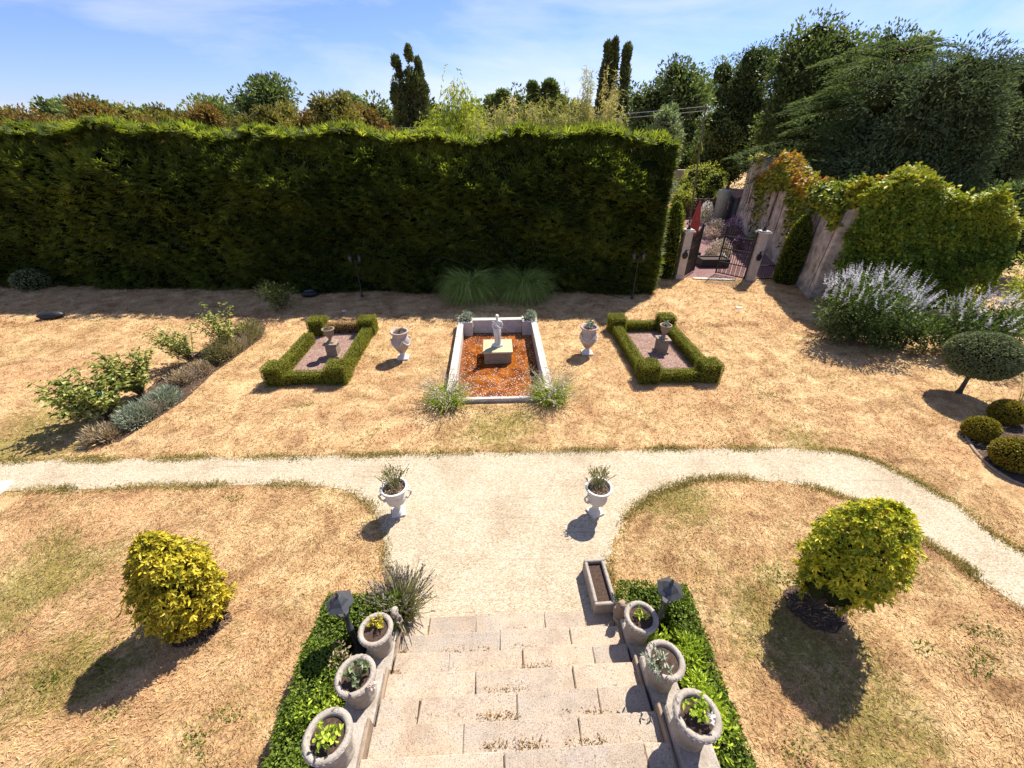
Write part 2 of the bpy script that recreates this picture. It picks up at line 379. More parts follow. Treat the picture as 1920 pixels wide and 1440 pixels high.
M['wicker'] = plain('brown wicker fence', (.12, .065, .045), .85, sc=25, var=.5)
M['teal'] = plain('turquoise plastic', (.10, .50, .42), .5)
M['wire'] = plain('grey cable', (.25, .25, .25), .5)
M['wood'] = plain('grey pole timber', (.11, .09, .07), .9)
M['paving'] = stonemat('pale paving', (.6, .56, .5), (.74, .7, .64), (.3, .28, .25), 3, .4)
mg, t_, o_ = newmat('lantern glass'); bsdf(t_, o_, ramp(t_, [(.3, (.5, .5, .48)), (.7, (.7, .7, .68))], noise(t_, 6, 2, .5, objco(t_))).outputs[0], .25, spec=.5); M['glass'] = mg; M['dimglass'] = plain('lantern glass darkened for shade', (.06, .065, .07), .3)  # second, darker lantern glass has the hedge's shade put into its colour

LM = {}
LM['cypress'] = leafmat('cypress hedge foliage', [(.018, .026, .007), (.034, .048, .011), (.06, .078, .017), (.11, .128, .026)], .5, (2.4, 2.2, .8), nsc=.9, namp=.45, gain=2.0)
LM['boxwood'] = leafmat('clipped box leaves', [(.055, .055, .008), (.10, .10, .013), (.15, .15, .02)], .3, nsc=3, namp=.35, gain=2.3)
LM['boxdry'] = leafmat('browned box leaves', [(.16, .09, .03), (.28, .18, .07), (.4, .28, .13)], .2, (1.1, 1, .8), nsc=3, gain=1.3)
LM['hedgelow'] = leafmat('bright box leaves', [(.035, .055, .008), (.07, .10, .013), (.12, .16, .022)], .3, nsc=3, gain=1.8)
LM['gold'] = leafmat('golden evergreen leaves', [(.10, .095, .010), (.24, .205, .016), (.38, .32, .028), (.50, .41, .05)], .35, (1.15, 1.15, .6), rough=.35, nsc=2.5, namp=.3, gain=1.5)
LM['goldgreen'] = leafmat('yellow green evergreen leaves', [(.08, .10, .010), (.16, .18, .015), (.27, .26, .02), (.38, .32, .03)], .35, (1.15, 1.15, .6), rough=.35, nsc=2.5, namp=.3, gain=2.1)
LM['lime'] = leafmat('lime shrub leaves', [(.10, .15, .015), (.20, .26, .025), (.33, .38, .05)], .4, nsc=3)
LM['mop'] = leafmat('hydrangea leaves', [(.06, .085, .015), (.13, .155, .03), (.25, .25, .07), (.36, .34, .14)], .35, nsc=2, gain=1.5)
LM['silver'] = leafmat('silver lavender foliage', [(.16, .19, .13), (.26, .30, .21), (.38, .42, .31)], .2, (1, 1, .9), nsc=3, gain=1.15)
LM['olive'] = leafmat('grey olive foliage', [(.11, .105, .045), (.20, .185, .08), (.30, .27, .13)], .25, nsc=2, gain=1.2)
LM['straw'] = leafmat('dry stalks', [(.18, .13, .07), (.32, .25, .14), (.48, .4, .26)], .2, (1, 1, 1), gain=1.2)
LM['pampas'] = leafmat('pampas blades', [(.055, .085, .018), (.11, .15, .03), (.22, .25, .08)], .3, gain=2.0)
LM['lavstem'] = leafmat('lavender stems', [(.10, .11, .05), (.2, .2, .09), (.32, .3, .16)], .25, gain=1.2)
LM['lavflower'] = leafmat('faded lavender heads', [(.10, .075, .10), (.18, .14, .18), (.28, .24, .27)], .2, (1, 1, 1), gain=1.2)
LM['lilac'] = leafmat('lilac flower spikes', [(.34, .32, .37), (.52, .51, .54), (.70, .70, .70)], .35, (1, 1, 1), gain=1.0)
LM['vitex'] = leafmat('chaste tree leaves', [(.020, .034, .009), (.042, .066, .017), (.085, .115, .035)], .3, gain=1.8)
LM['ivy'] = leafmat('creeper leaves', [(.035, .06, .010), (.08, .115, .013), (.17, .19, .018), (.30, .27, .025)], .2, nsc=.7, namp=.3)
LM['ivyred'] = leafmat('autumn creeper leaves', [(.15, .15, .02), (.25, .20, .02), (.34, .21, .025), (.36, .12, .035)], .35, (1.2, 1.1, .8), nsc=1.1, namp=.5, gain=1.4)
LM['topiary'] = leafmat('clipped yew leaves', [(.04, .05, .02), (.08, .095, .04), (.14, .16, .075)], .2, (1.1, 1.1, .8), nsc=2, gain=2.0)
LM['oliveball'] = leafmat('bronze green box leaves', [(.06, .05, .006), (.12, .095, .010), (.18, .15, .018)], .25, nsc=2, gain=1.9)
LM['white_fl'] = leafmat('white petals', [(.7, .62, .58), (.78, .74, .7), (.85, .84, .82)], .3, (1, 1, 1), gain=1.0)
LM['pink_fl'] = leafmat('pale pink petals', [(.5, .38, .33), (.64, .53, .47), (.76, .70, .64)], .3, (1, 1, 1), gain=1.0)
LM['purple_fl'] = leafmat('purple flowers', [(.14, .05, .2), (.26, .11, .34), (.42, .25, .48)], .3, (1, 1, 1), gain=1.2)
LM['dkgreen'] = leafmat('dark tree leaves', [(.014, .022, .010), (.030, .045, .016), (.055, .075, .022), (.10, .12, .035)], .28, nsc=.35, namp=.35, gain=2.6)
LM['bluegreen'] = leafmat('blue green needles', [(.022, .030, .014), (.040, .053, .024), (.07, .088, .036)], .22, (1.1, 1.2, .8), nsc=.4, namp=.35, gain=2.3, rough=.85, spec=.04)
LM['midgreen'] = leafmat('mid green tree leaves', [(.03, .045, .012), (.065, .085, .022), (.13, .15, .04)], .32, nsc=.35, namp=.35)
LM['ochre'] = leafmat('drought browned leaves', [(.07, .052, .016), (.13, .098, .024), (.20, .140, .032), (.28, .17, .04)], .3, (1.2, 1.05, .7), nsc=.3, namp=.5, gain=1.35)
LM['olivetree'] = leafmat('olive brown tree leaves', [(.05, .05, .012), (.10, .09, .020), (.18, .15, .032)], .3, nsc=.3, namp=.4)
LM['willow'] = leafmat('yellow willow leaves', [(.12, .14, .015), (.24, .26, .03), (.38, .38, .06)], .4, nsc=.6, namp=.3, gain=1.5)
LM['bamboo'] = leafmat('pale bamboo leaves', [(.14, .16, .03), (.25, .26, .06), (.36, .34, .11), (.42, .34, .16)], .4, (1.1, 1.1, .8), nsc=.5, namp=.4, gain=1.25)
LM['poplar'] = leafmat('poplar leaves', [(.025, .035, .014), (.055, .07, .024), (.10, .115, .04)], .25, nsc=.5)
LM['shrubyel'] = leafmat('yellow green shrub leaves', [(.10, .12, .02), (.2, .22, .04), (.34, .33, .09)], .38, nsc=1, gain=1.5)
LM['greyleaf'] = leafmat('grey green leaves', [(.06, .08, .04), (.12, .15, .08), (.2, .23, .13)], .3, gain=1.5)
# ------------------------------------------------------------------ the setting: ground, drive, gravel
gp = []
gpoly = [(-3000, -60), (3000, -60), (3000, 4000), (-3000, 4000)]
PO = (G(867, 752)[:2] + G(1008, 748)[:2]) / 2; PW, PL, PH = 2.35, 4.75, .34
def PU(x, y, z=0): return np.array([PO[0] + x * math.cos(GA) - y * math.sin(GA), PO[1] + x * math.sin(GA) + y * math.cos(GA), z])
hole = [tuple(PU(x, y)[:2]) for x, y in ((-PW / 2 - .1, -.06), (-PW / 2 - .1, PL - .1), (PW / 2 + .1, PL - .1), (PW / 2 + .1, -.06))]
def ground_sheet():
    rings = [gpoly, hole]; V = [(*p, 0) for r in rings for p in r]; T = tessellate_polygon([[Vector((*p, 0)) for p in r] for r in rings]); F = []
    for t in T:
        p, q, r = [np.array(V[i]) for i in t]; F.append(tuple(t) if np.cross(q - p, r - p)[2] > 0 else tuple(t[::-1]))
    tag(MB().add(V, F).build('ground', M['lawn']), kind='structure')
ground_sheet()
far = [G(*p)[:2] for p in ((0, 866), (200, 861), (480, 857), (700, 853), (840, 850), (960, 848), (1200, 843), (1400, 841), (1540, 843), (1620, 858), (1700, 893), (1800, 950), (1920, 1035))]
far = [np.array([-24, 5.9])] + far + [np.array([10.4, 2.6]), np.array([12.5, -.6])]
nearR = [np.array([11, -2.5])] + [G(*p)[:2] for p in ((1920, 1142), (1830, 1072), (1720, 1008), (1640, 955), (1540, 919), (1440, 902), (1360, 897), (1300, 901), (1240, 920), (1195, 950), (1163, 985), (1147, 1022), (1141, 1060))] + [UV(1.62, .45)[:2], UV(1.6, -.1)[:2]]
nearL = [UV(-1.7, -.1)[:2], UV(-1.6, .35)[:2]] + [G(*p)[:2] for p in ((722, 1060), (722, 1015), (705, 968), (665, 930), (610, 912), (480, 909), (300, 913), (120, 919), (0, 926))] + [np.array([-24, 4.9])]
def rough(L, s, amp=.035):
    L = smooth_line(L, 9); r = np.random.default_rng(s); return L + r.normal(0, amp * .5, L.shape) + np.c_[snoise(np.c_[L, L[:, 0]], s, 4), snoise(np.c_[L, L[:, 1]], s + 1, 4)] * amp
farS, nrS, nlS = rough(far, 1), rough(nearR, 2), rough(nearL, 3)
drive_poly = [tuple(p) for p in np.concatenate([farS, nrS, nlS])]
sheet('gravel_drive', drive_poly, .006, M['gravel'])
sheet('gravel_courtyard', [tuple(G(*p)[:2]) for p in ((1262, 520), (1440, 523), (1500, 440), (1410, 380), (1280, 380), (1240, 440))], .006, M['pgravel'])

# ------------------------------------------------------------------ trees and hedges
rg = np.random.default_rng(7)
def crown_clumps(rg, K, h0, h1, rx, ry, style):
    cl = []
    for i in range(K):
        for _ in range(40):
            d = sph(rg, 1)[0]; u = rg.random() ** .4
            if style == 'round': d = np.sign(d) * np.abs(d) ** np.array([.85, .85, .7])
            z = (h0 + h1) / 2 + d[2] * u * (h1 - h0) / 2; f = (z - h0) / (h1 - h0); e = 1.0
            if style == 'column': e = .55 + .6 * math.sin(math.pi * min(1, f * .75 + .15)) if f < .8 else 1.6 * (1 - f) + .15; a = rg.random() * 6.283; d = np.array([math.cos(a), math.sin(a), 0]); z = h0 + (h1 - h0) * rg.random(); f = (z - h0) / (h1 - h0); e = min(1.0, 2.6 * (1 - f) ** .8 + .05, .55 + f * 1.6)
            elif style == 'cone': a = rg.random() * 6.283; d = np.array([math.cos(a), math.sin(a), 0]); f = rg.random() ** 1.3; z = h0 + (h1 - h0) * f; e = (1 - f) * 1.05 + .06
            elif style == 'flat': e = 1
            cl.append((d[0] * u * rx * e, d[1] * u * ry * e, z)); break
    return np.array(cl)
def crown(rg, cl, cr, n, L, Wd, mb, droop=0., flat=.75, up=.25, out=1.0):
    K = len(cl); k = rg.integers(0, K, n); d = sph(rg, n); u = rg.random(n) ** .33
    r = (cr * (.7 + .6 * rg.random(K)))[k]
    P = cl[k] + d * (r * u)[:, None] * np.array([1, 1, flat])
    D = d * out + rg.normal(0, .6, (n, 3)) + np.array([0, 0, up - droop]); Nn = d + rg.normal(0, .6, (n, 3)) + np.array([0, 0, .6])
    tone = np.clip(.5 + .28 * rg.normal(size=K)[k] * .6 + .2 * rg.normal(size=n), 0, 1)
    return leaves(mb, P, D, Nn, L * (.6 + .8 * rg.random(n)), Wd * (.7 + .6 * rg.random(n)), rg, rnd=tone)
def trunk_mb(h, r, cl, rg, nb=8, lean=(0, 0)):
    mb = MB(); zs = np.linspace(0, h, 7); P = np.c_[zs * lean[0] + .08 * np.sin(zs * 1.3) * r * 3, zs * lean[1], zs]; P[0, 2] -= .2
    tube(mb, P, np.linspace(r * 1.25, r * .35, 7), 8)
    for i in rg.choice(len(cl), min(nb, len(cl)), replace=False):
        z = h * rg.uniform(.35, .85); a = np.array([z * lean[0], z * lean[1], z]); b = cl[i]
        m = (a + b) / 2 + np.array([0, 0, .08 * np.linalg.norm(b - a)]); tube(mb, [a, m, b], [r * .45, r * .28, r * .08], 6)
    return mb
def tree(name, label, cat, loc, h, rx, mat, n=2600, L=.5, Wd=.22, K=26, style='round', h0=.18, cr=None, seed=1, ry=None, group=None, tr=.02, droop=0., lean=(0, 0), flat=.8):
    rg = np.random.default_rng(seed); ry = ry or rx
    t = thing(name, label, cat, loc, 0, group)
    L *= .66; Wd *= .72; n = int(n * 3); h *= 1.02
    c = cr or rx * .42; pad = c * .8
    if style in ('column', 'cone'): cl = crown_clumps(rg, K, h * h0 + c * .5, h - c * .1, max(rx - c * .5, .1), max(ry - c * .5, .1), style)
    else: cl = crown_clumps(rg, K, h * h0 + pad, h - pad, max(rx - pad, .1), max(ry - pad, .1), style)
    cl = cl + np.c_[cl[:, 2] * lean[0], cl[:, 2] * lean[1], cl[:, 2] * 0]
    mb = MB()
    if style == 'column': crown(rg, cl, c * (.25 + .85 * np.clip(1.9 * (1 - cl[:, 2] / h), 0, 1)), n, L, Wd, mb, flat=1.8, up=1.3)
    else: crown(rg, cl, np.full(K, c), n, L, Wd, mb, droop=droop, flat=flat)
    mb.build('crown', mat, t); co = MB(); f = .5 if style != 'column' else .3
    cc = np.full(K, c) if style != 'column' else c * (.25 + .85 * np.clip(1.9 * (1 - cl[:, 2] / h), 0, 1))
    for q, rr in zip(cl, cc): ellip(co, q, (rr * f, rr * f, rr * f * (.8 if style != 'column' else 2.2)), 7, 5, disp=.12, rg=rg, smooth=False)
    co.build('foliage_core', M['shade'], t)
    trunk_mb(h * .8, max(.06, h * tr), cl, rg, lean=lean).build('trunk', M['bark'], t)
    return t
def place(px, top, Y):
    p = at(px, top, Y); return (p[0], p[1], 0), max(p[2], 1.0)
def wpx(px0, px1, py, Y): return abs(at(px1, py, Y)[0] - at(px0, py, Y)[0]) / 2
# far row of generic woodland trees closing the horizon
i = 0
FARROW = [(-60, 200), (40, 185), (90, 167), (185, 172), (262, 182), (345, 165), (405, 178), (600, 186), (655, 172), (705, 182), (816, 165), (872, 182), (990, 165), (1085, 172), (1215, 150), (1300, 120)]
for px, top in FARROW:
    loc, h = place(px, top, 62 + (i * 37 % 11)); i += 1
    w = 3.6 + (i * 53 % 17) * .09
    tree('woodland_tree', ['', 'far tree at the left edge of the photo above the hedge', 'blue green far tree second from left on the skyline', 'rounded grey green tree on the skyline behind browned trees near the left edge',
        'olive tree on the skyline with a pointed top behind the browned trees', 'small far tree between two browned trees left of the dark oak', 'small rounded far green tree standing above the orange trees',
        'far green tree just left of the tall dark oak', 'low far tree right of the dark oak', 'olive far tree halfway between dark oak and broad poplar clump', 'far green tree touching the left of the broad poplar clump',
        'far green tree just right of the broad poplar clump', 'far tree behind the yellow willow', 'far dark tree seen between bamboo plumes', 'far tree behind the tallest bamboo canes',
        'far tree behind the pair of slender poplars', 'far tree between slender poplars and the large holm oak'][i], 'tree', loc, h, w, LM['midgreen' if i % 3 else 'dkgreen'], n=1500, L=.75, Wd=.42, K=18, seed=100 + i, h0=.05, group='far trees on the skyline')
# browned orange trees in a band just beyond the hedge
BAND = [(-35, 192, 60, 'ochre'), (40, 196, 55, 'ochre'), (95, 202, 50, 'ochre'), (150, 190, 45, 'ochre'), (190, 178, 55, 'olivetree'), (245, 198, 45, 'ochre'), (290, 186, 50, 'olivetree'), (335, 192, 45, 'ochre'), (385, 200, 45, 'ochre'),
        (430, 180, 50, 'olivetree'), (480, 186, 45, 'olivetree'), (525, 196, 40, 'olivetree'), (575, 196, 45, 'ochre'), (622, 178, 50, 'olivetree'), (668, 188, 45, 'ochre'), (712, 196, 40, 'ochre')]
words = ['orange browned tree at the left edge of the photo', 'orange brown tree second from the left edge', 'bright orange low tree third from the left', 'rusty tree beside the small olive pointed tree', 'olive brown tree with a taller pointed crown',
         'rust orange tree between two olive brown trees near the left', 'olive brown tree with feathery top left of the orange pair', 'orange tree in front of the small round green tree', 'golden orange tree left of the dark oak',
         'olive tree at the left foot of the dark oak', 'olive brown tree in front of the dark oak', 'olive tree at the right foot of the dark oak', 'rusty tree right of the dark oak', 'broad olive brown tree midway to the poplar clump',
         'orange brown tree left of the poplar clump', 'rusty low tree at the foot of the poplar clump']
for j, (px, top, w, mt) in enumerate(BAND):
    Y = 31 + (j * 7 % 5) * 1.3; loc, h = place(px, top, Y)
    tree('browned_tree', words[j] + ' behind the tall hedge', 'tree', loc, h + .25, wpx(px - w, px + w, 200, Y) * 1.2, LM[mt], n=3600, L=.36, Wd=.15, K=34, seed=200 + j, h0=.1, group='drought browned trees beyond the hedge')
def T(name, label, px, top, x0, x1, Y, mat, seed, cat='tree', **k):
    loc, h = place(px, top, Y); k.setdefault('n', 5000)
    return tree(name, label, cat, loc, h, wpx(x0, x1, top + 60, Y), LM[mat], seed=seed, **k)
T('oak_tree', 'tall dark green oak rising above the browned trees at left', 482, 120, 416, 552, 40, 'dkgreen', 11, L=.42, Wd=.2, K=40, h0=.2)
for q, (px, top, w, Y, lab) in enumerate(((742, 108, 18, 46, 'shorter left spire of the broad poplar clump'), (766, 94, 20, 46.5, 'tallest spire of the broad poplar clump'), (784, 120, 17, 47, 'right hand spire of the broad poplar clump'),
        (1139, 93, 9, 46, 'short left spire of the slender poplar group'), (1154, 80, 10, 46, 'middle slender poplar with dark narrow crown'), (1178, 80, 10, 46, 'right slender poplar standing slightly apart'))):
    T('poplar_tree', lab, px, top, px - w, px + w, Y, 'poplar', 20 + q, L=.42, Wd=.2, K=44, style='column', h0=.06, cr=.66, n=4200, group='poplars behind the hedge')
T('round_tree', 'dark rounded tree left of the bamboo', 932, 160, 905, 960, 50, 'dkgreen', 31, L=.5, Wd=.26, h0=.2)
T('round_tree', 'small dark round tree beside the domed tree', 1002, 148, 980, 1022, 50, 'dkgreen', 32, L=.5, Wd=.26, h0=.2)
T('round_tree', 'domed green tree left of the slender poplars', 1041, 138, 1014, 1068, 50, 'midgreen', 33, L=.5, Wd=.26, h0=.25)
T('broadleaf_tree', 'large dark tree right of the slender poplars', 1268, 88, 1185, 1345, 44, 'dkgreen', 34, n=7000, L=.45, Wd=.22, K=50, h0=.12)
T('holm_oak', 'leaning dark holm oak behind the pole and courtyard', 1420, 70, 1330, 1500, 52, 'dkgreen', 35, n=9000, L=.34, Wd=.16, K=60, h0=.1)
T('broadleaf_tree', 'tallest broad green tree on the right skyline', 1560, 20, 1460, 1660, 39, 'midgreen', 36, n=10000, L=.4, Wd=.2, K=64, h0=.15)
T('broadleaf_tree', 'flat topped green tree behind the cedar', 1685, 26, 1590, 1790, 41, 'dkgreen', 37, n=9000, L=.4, Wd=.2, K=60, h0=.15)
T('yew_tree', 'very large dark yew filling the upper right', 1800, 68, 1650, 1950, 25, 'bluegreen', 38, n=26000, L=.32, Wd=.10, K=90, h0=.04, droop=.5)
T('yew_tree', 'dark yew cut off by the right edge of the photo', 1960, 48, 1850, 2060, 28, 'bluegreen', 39, n=14000, L=.36, Wd=.11, K=70, h0=.04, droop=.5)
T('understorey_tree', 'shaded dark evergreen behind the ruined wall and under the cedar', 1560, 190, 1480, 1650, 43, 'bluegreen', 40, n=7000, L=.4, Wd=.2, K=40, h0=.0)
T('understorey_tree', 'dark green tree behind the garden shed', 1405, 190, 1330, 1480, 54, 'dkgreen', 41, n=7000, L=.4, Wd=.2, K=40, h0=.0)
T('understorey_tree', 'dark shrubs far behind the courtyard seen past the hedge end', 1290, 268, 1225, 1365, 58, 'dkgreen', 47, n=5000, L=.4, Wd=.2, K=40, h0=.0)
T('understorey_tree', 'dark evergreen under the yew above the right end of the creeper', 1915, 300, 1830, 2010, 34, 'bluegreen', 48, n=6000, L=.36, Wd=.14, K=44, h0=.0)
T('understorey_tree', 'dark green bush directly behind the right end of the creeper', 1935, 330, 1860, 2030, 20, 'dkgreen', 49, n=6000, L=.3, Wd=.13, K=44, h0=.0)
T('shrub_tree', 'pale grey green bushy tree above the right end of the hedge', 1252, 190, 1205, 1300, 27, 'greyleaf', 42, n=5000, L=.3, Wd=.12, K=40, h0=.0)
T('shrub_tree', 'small blue green bush just behind the right end of the hedge', 1225, 225, 1195, 1262, 24, 'bluegreen', 43, n=3000, L=.25, Wd=.1, K=24, h0=.0)
T('cypress_tree', 'thin pointed cypress beside the leaning pole', 1313, 268, 1303, 1322, 41, 'shrubyel', 44, n=1500, L=.25, Wd=.1, K=26, style='column', h0=0, cr=.18)
T('large_shrub', 'yellow green rounded shrub behind the courtyard fence', 1322, 305, 1268, 1372, 38, 'shrubyel', 45, 'shrub', n=5200, L=.2, Wd=.11, K=44, h0=.0)
T('large_shrub', 'pale shrub behind the courtyard next to the hedge end', 1285, 340, 1255, 1312, 36, 'shrubyel', 46, 'shrub', n=2600, L=.16, Wd=.09, K=30, h0=.0)
# willow and bamboo right behind the hedge
def weeping(loc, h, rx, seed):
    rg = np.random.default_rng(seed); t = thing('willow_tree', 'bright yellow green weeping willow rising behind the hedge', 'tree', loc)
    cl = crown_clumps(rg, 34, h * .3, h - .3, rx * .85, rx * .85, 'round'); mb = MB()
    n = 2600; k = rg.integers(0, len(cl), n); P0 = cl[k] + rg.normal(0, .28, (n, 3)); L = rg.uniform(.5, 1.5, n); az = rg.random(n) * 6.28
    d0 = np.c_[np.cos(az), np.sin(az), np.full(n, .35)]; d0[:, :2] += cl[k][:, :2] * .5
    ps = []; ds = []
    for s in np.linspace(.1, 1, 7):
        p = P0 + nrm(d0) * (L * s * .55)[:, None] + np.array([0, 0, -1]) * (L * s * s * .9)[:, None]; ps.append(p); ds.append(nrm(d0) * (1 - s)[..., None] if False else np.c_[d0[:, :2] * (1 - s), np.full(n, -.4 - s)])
    P = np.concatenate(ps); D = np.concatenate(ds) + rg.normal(0, .35, P.shape)
    leaves(mb, P, D, rg.normal(size=P.shape) + [0, 0, 1], .2 * (.6 + .8 * rg.random(len(P))), .055, rg, rnd=np.clip(np.tile(.5 + .2 * rg.normal(size=len(cl))[k], 7) + .12 * rg.normal(size=len(P)), 0, 1))
    mb.build('crown', LM['willow'], t); trunk_mb(h * .8, .13, cl, rg).build('trunk', M['bark'], t); return t
loc, h = place(858, 150, 22); weeping(loc, h, wpx(788, 912, 200, 22), 51)
loc, h = place(815, 190, 21); tw = weeping(loc, h, wpx(785, 860, 200, 21), 52); tw['label'] = 'lower yellow willow left of the weeping willow behind the hedge'
def bamboo(px, top, w, Y, seed, label, ncane=26, dens=150, fine=False):
    rg = np.random.default_rng(seed); loc, h = place(px, top, Y); t = thing('bamboo_clump', label, 'bamboo', loc, 0, 'bamboo behind the hedge'); r = wpx(px - w, px + w, 200, Y)
    c = MB(); mb = MB()
    for i in range(ncane):
        a = rg.random() * 6.283; rr = r * .55 * math.sqrt(rg.random()); hh = h * rg.uniform(.78, 1); b = np.array([rr * math.cos(a), rr * math.sin(a), 0])
        ln = np.array([math.cos(a), math.sin(a), 0]) * r * rg.uniform(.15, .6); z = np.linspace(0, 1, 7)
        P = b + ln * (z ** 2)[:, None] + np.array([0, 0, 1]) * (z * hh)[:, None] - np.array([0, 0, 1]) * (np.maximum(z - .8, 0) ** 2 * 3)[:, None]
        tube(c, P, np.linspace(.025, .006, 7), 5, cap=False)
        m = dens; s = rg.uniform(.5, 1, m) ** (1 if not fine else .6); q = np.stack([np.interp(s, z, P[:, j]) for j in range(3)], 1)
        q += rg.normal(0, .16 if not fine else .12, (m, 3)) * (1.25 - s)[:, None] * 1.8
        leaves(mb, q, rg.normal(size=(m, 3)) + [0, 0, -.5], rg.normal(size=(m, 3)) + [0, 0, 1], .2 * (.5 + rg.random(m)), .035 if not fine else .028, rg, rnd=np.clip(rg.normal(.5, .22) + rg.normal(0, .15, m), 0, 1))
    c.build('canes', M['cane'], t); mb.build('foliage', LM['bamboo'], t); return t
bamboo(965, 165, 45, 20.6, 61, 'tan dry bamboo clump right of the willow', 30, 230)
bamboo(1025, 172, 45, 20.8, 62, 'pinkish tan bamboo clump in front of the domed tree', 30, 230)
bamboo(1112, 112, 52, 21.4, 63, 'tallest bamboo with thin canes against the sky', 24, 200, True)
bamboo(1075, 175, 45, 20.4, 64, 'yellow green bamboo clump below the tallest canes', 30, 230)
bamboo(1150, 185, 42, 20.6, 65, 'pale green bamboo clump at the foot of the slender poplars', 30, 230)
bamboo(915, 188, 40, 20.4, 66, 'low bamboo clump touching the willow', 24, 220)
# cedar with layered horizontal boughs
def cedar(px, top, Y, reach, seed):
    rg = np.random.default_rng(seed); loc, h = place(px, top, Y); t = thing('cedar_tree', 'cedar with flat layered green boughs in the upper right', 'tree', loc)
    tb = MB(); tube(tb, np.c_[np.zeros(6), np.zeros(6), np.linspace(-.2, h * .96, 6)], np.linspace(.45, .05, 6), 10); mb = MB()
    for lv in np.linspace(.22, .98, 15):
        nb = 7
        for i in range(nb):
            a = rg.random() * 6.283 if i else math.pi * 1.12 + rg.normal(0, .25); Lb = reach * (1.12 - lv * .62) * rg.uniform(.65, 1.1) * (1.25 if i == 0 else 1)
            d = np.array([math.cos(a), math.sin(a), 0]); s = np.linspace(0, 1, 7); z0 = lv * h
            P = np.array([0, 0, z0]) + d * (s * Lb)[:, None] + np.array([0, 0, 1]) * (.10 * Lb * np.sin(s * 2.6) - .10 * Lb * s ** 2)[:, None]
            tube(tb, P - [0, 0, .12], np.linspace(.10 * (1.2 - lv * .8), .012, 7), 5, cap=False)
            m = int(900 * Lb / reach); ss = rg.uniform(.22, 1, m); wv = (1.15 - abs(ss - .62)) * .19 * Lb; lat = rg.normal(0, .5, m) * wv
            sd_ = np.array([-d[1], d[0], 0]); q = np.stack([np.interp(ss, s, P[:, j]) for j in range(3)], 1) + sd_ * lat[:, None] - np.array([0, 0, 1]) * (abs(lat) * .16 + rg.random(m) * .14)[:, None]
            D = d + sd_ * np.sign(lat)[:, None] * .7 + rg.normal(0, .3, (m, 3)) + [0, 0, -.12]
            leaves(mb, q, D, rg.normal(0, .25, (m, 3)) + [0, 0, 1], 0.24 * (.6 + .7 * rg.random(m)), .07, rg, rnd=np.clip(rg.normal(.55, .15) + rg.normal(0, .14, m), 0, 1))
    tb.build('trunk', M['bark'], t); mb.build('boughs', LM['cedar'], t); return t
LM['cedar'] = leafmat('cedar needles', [(.022, .034, .012), (.045, .066, .022), (.095, .125, .038)], .25, (1.1, 1.2, .8), nsc=.5, gain=2.0, rough=.85, spec=.04)
cedar(1700, 84, 30, 7.6, 71)
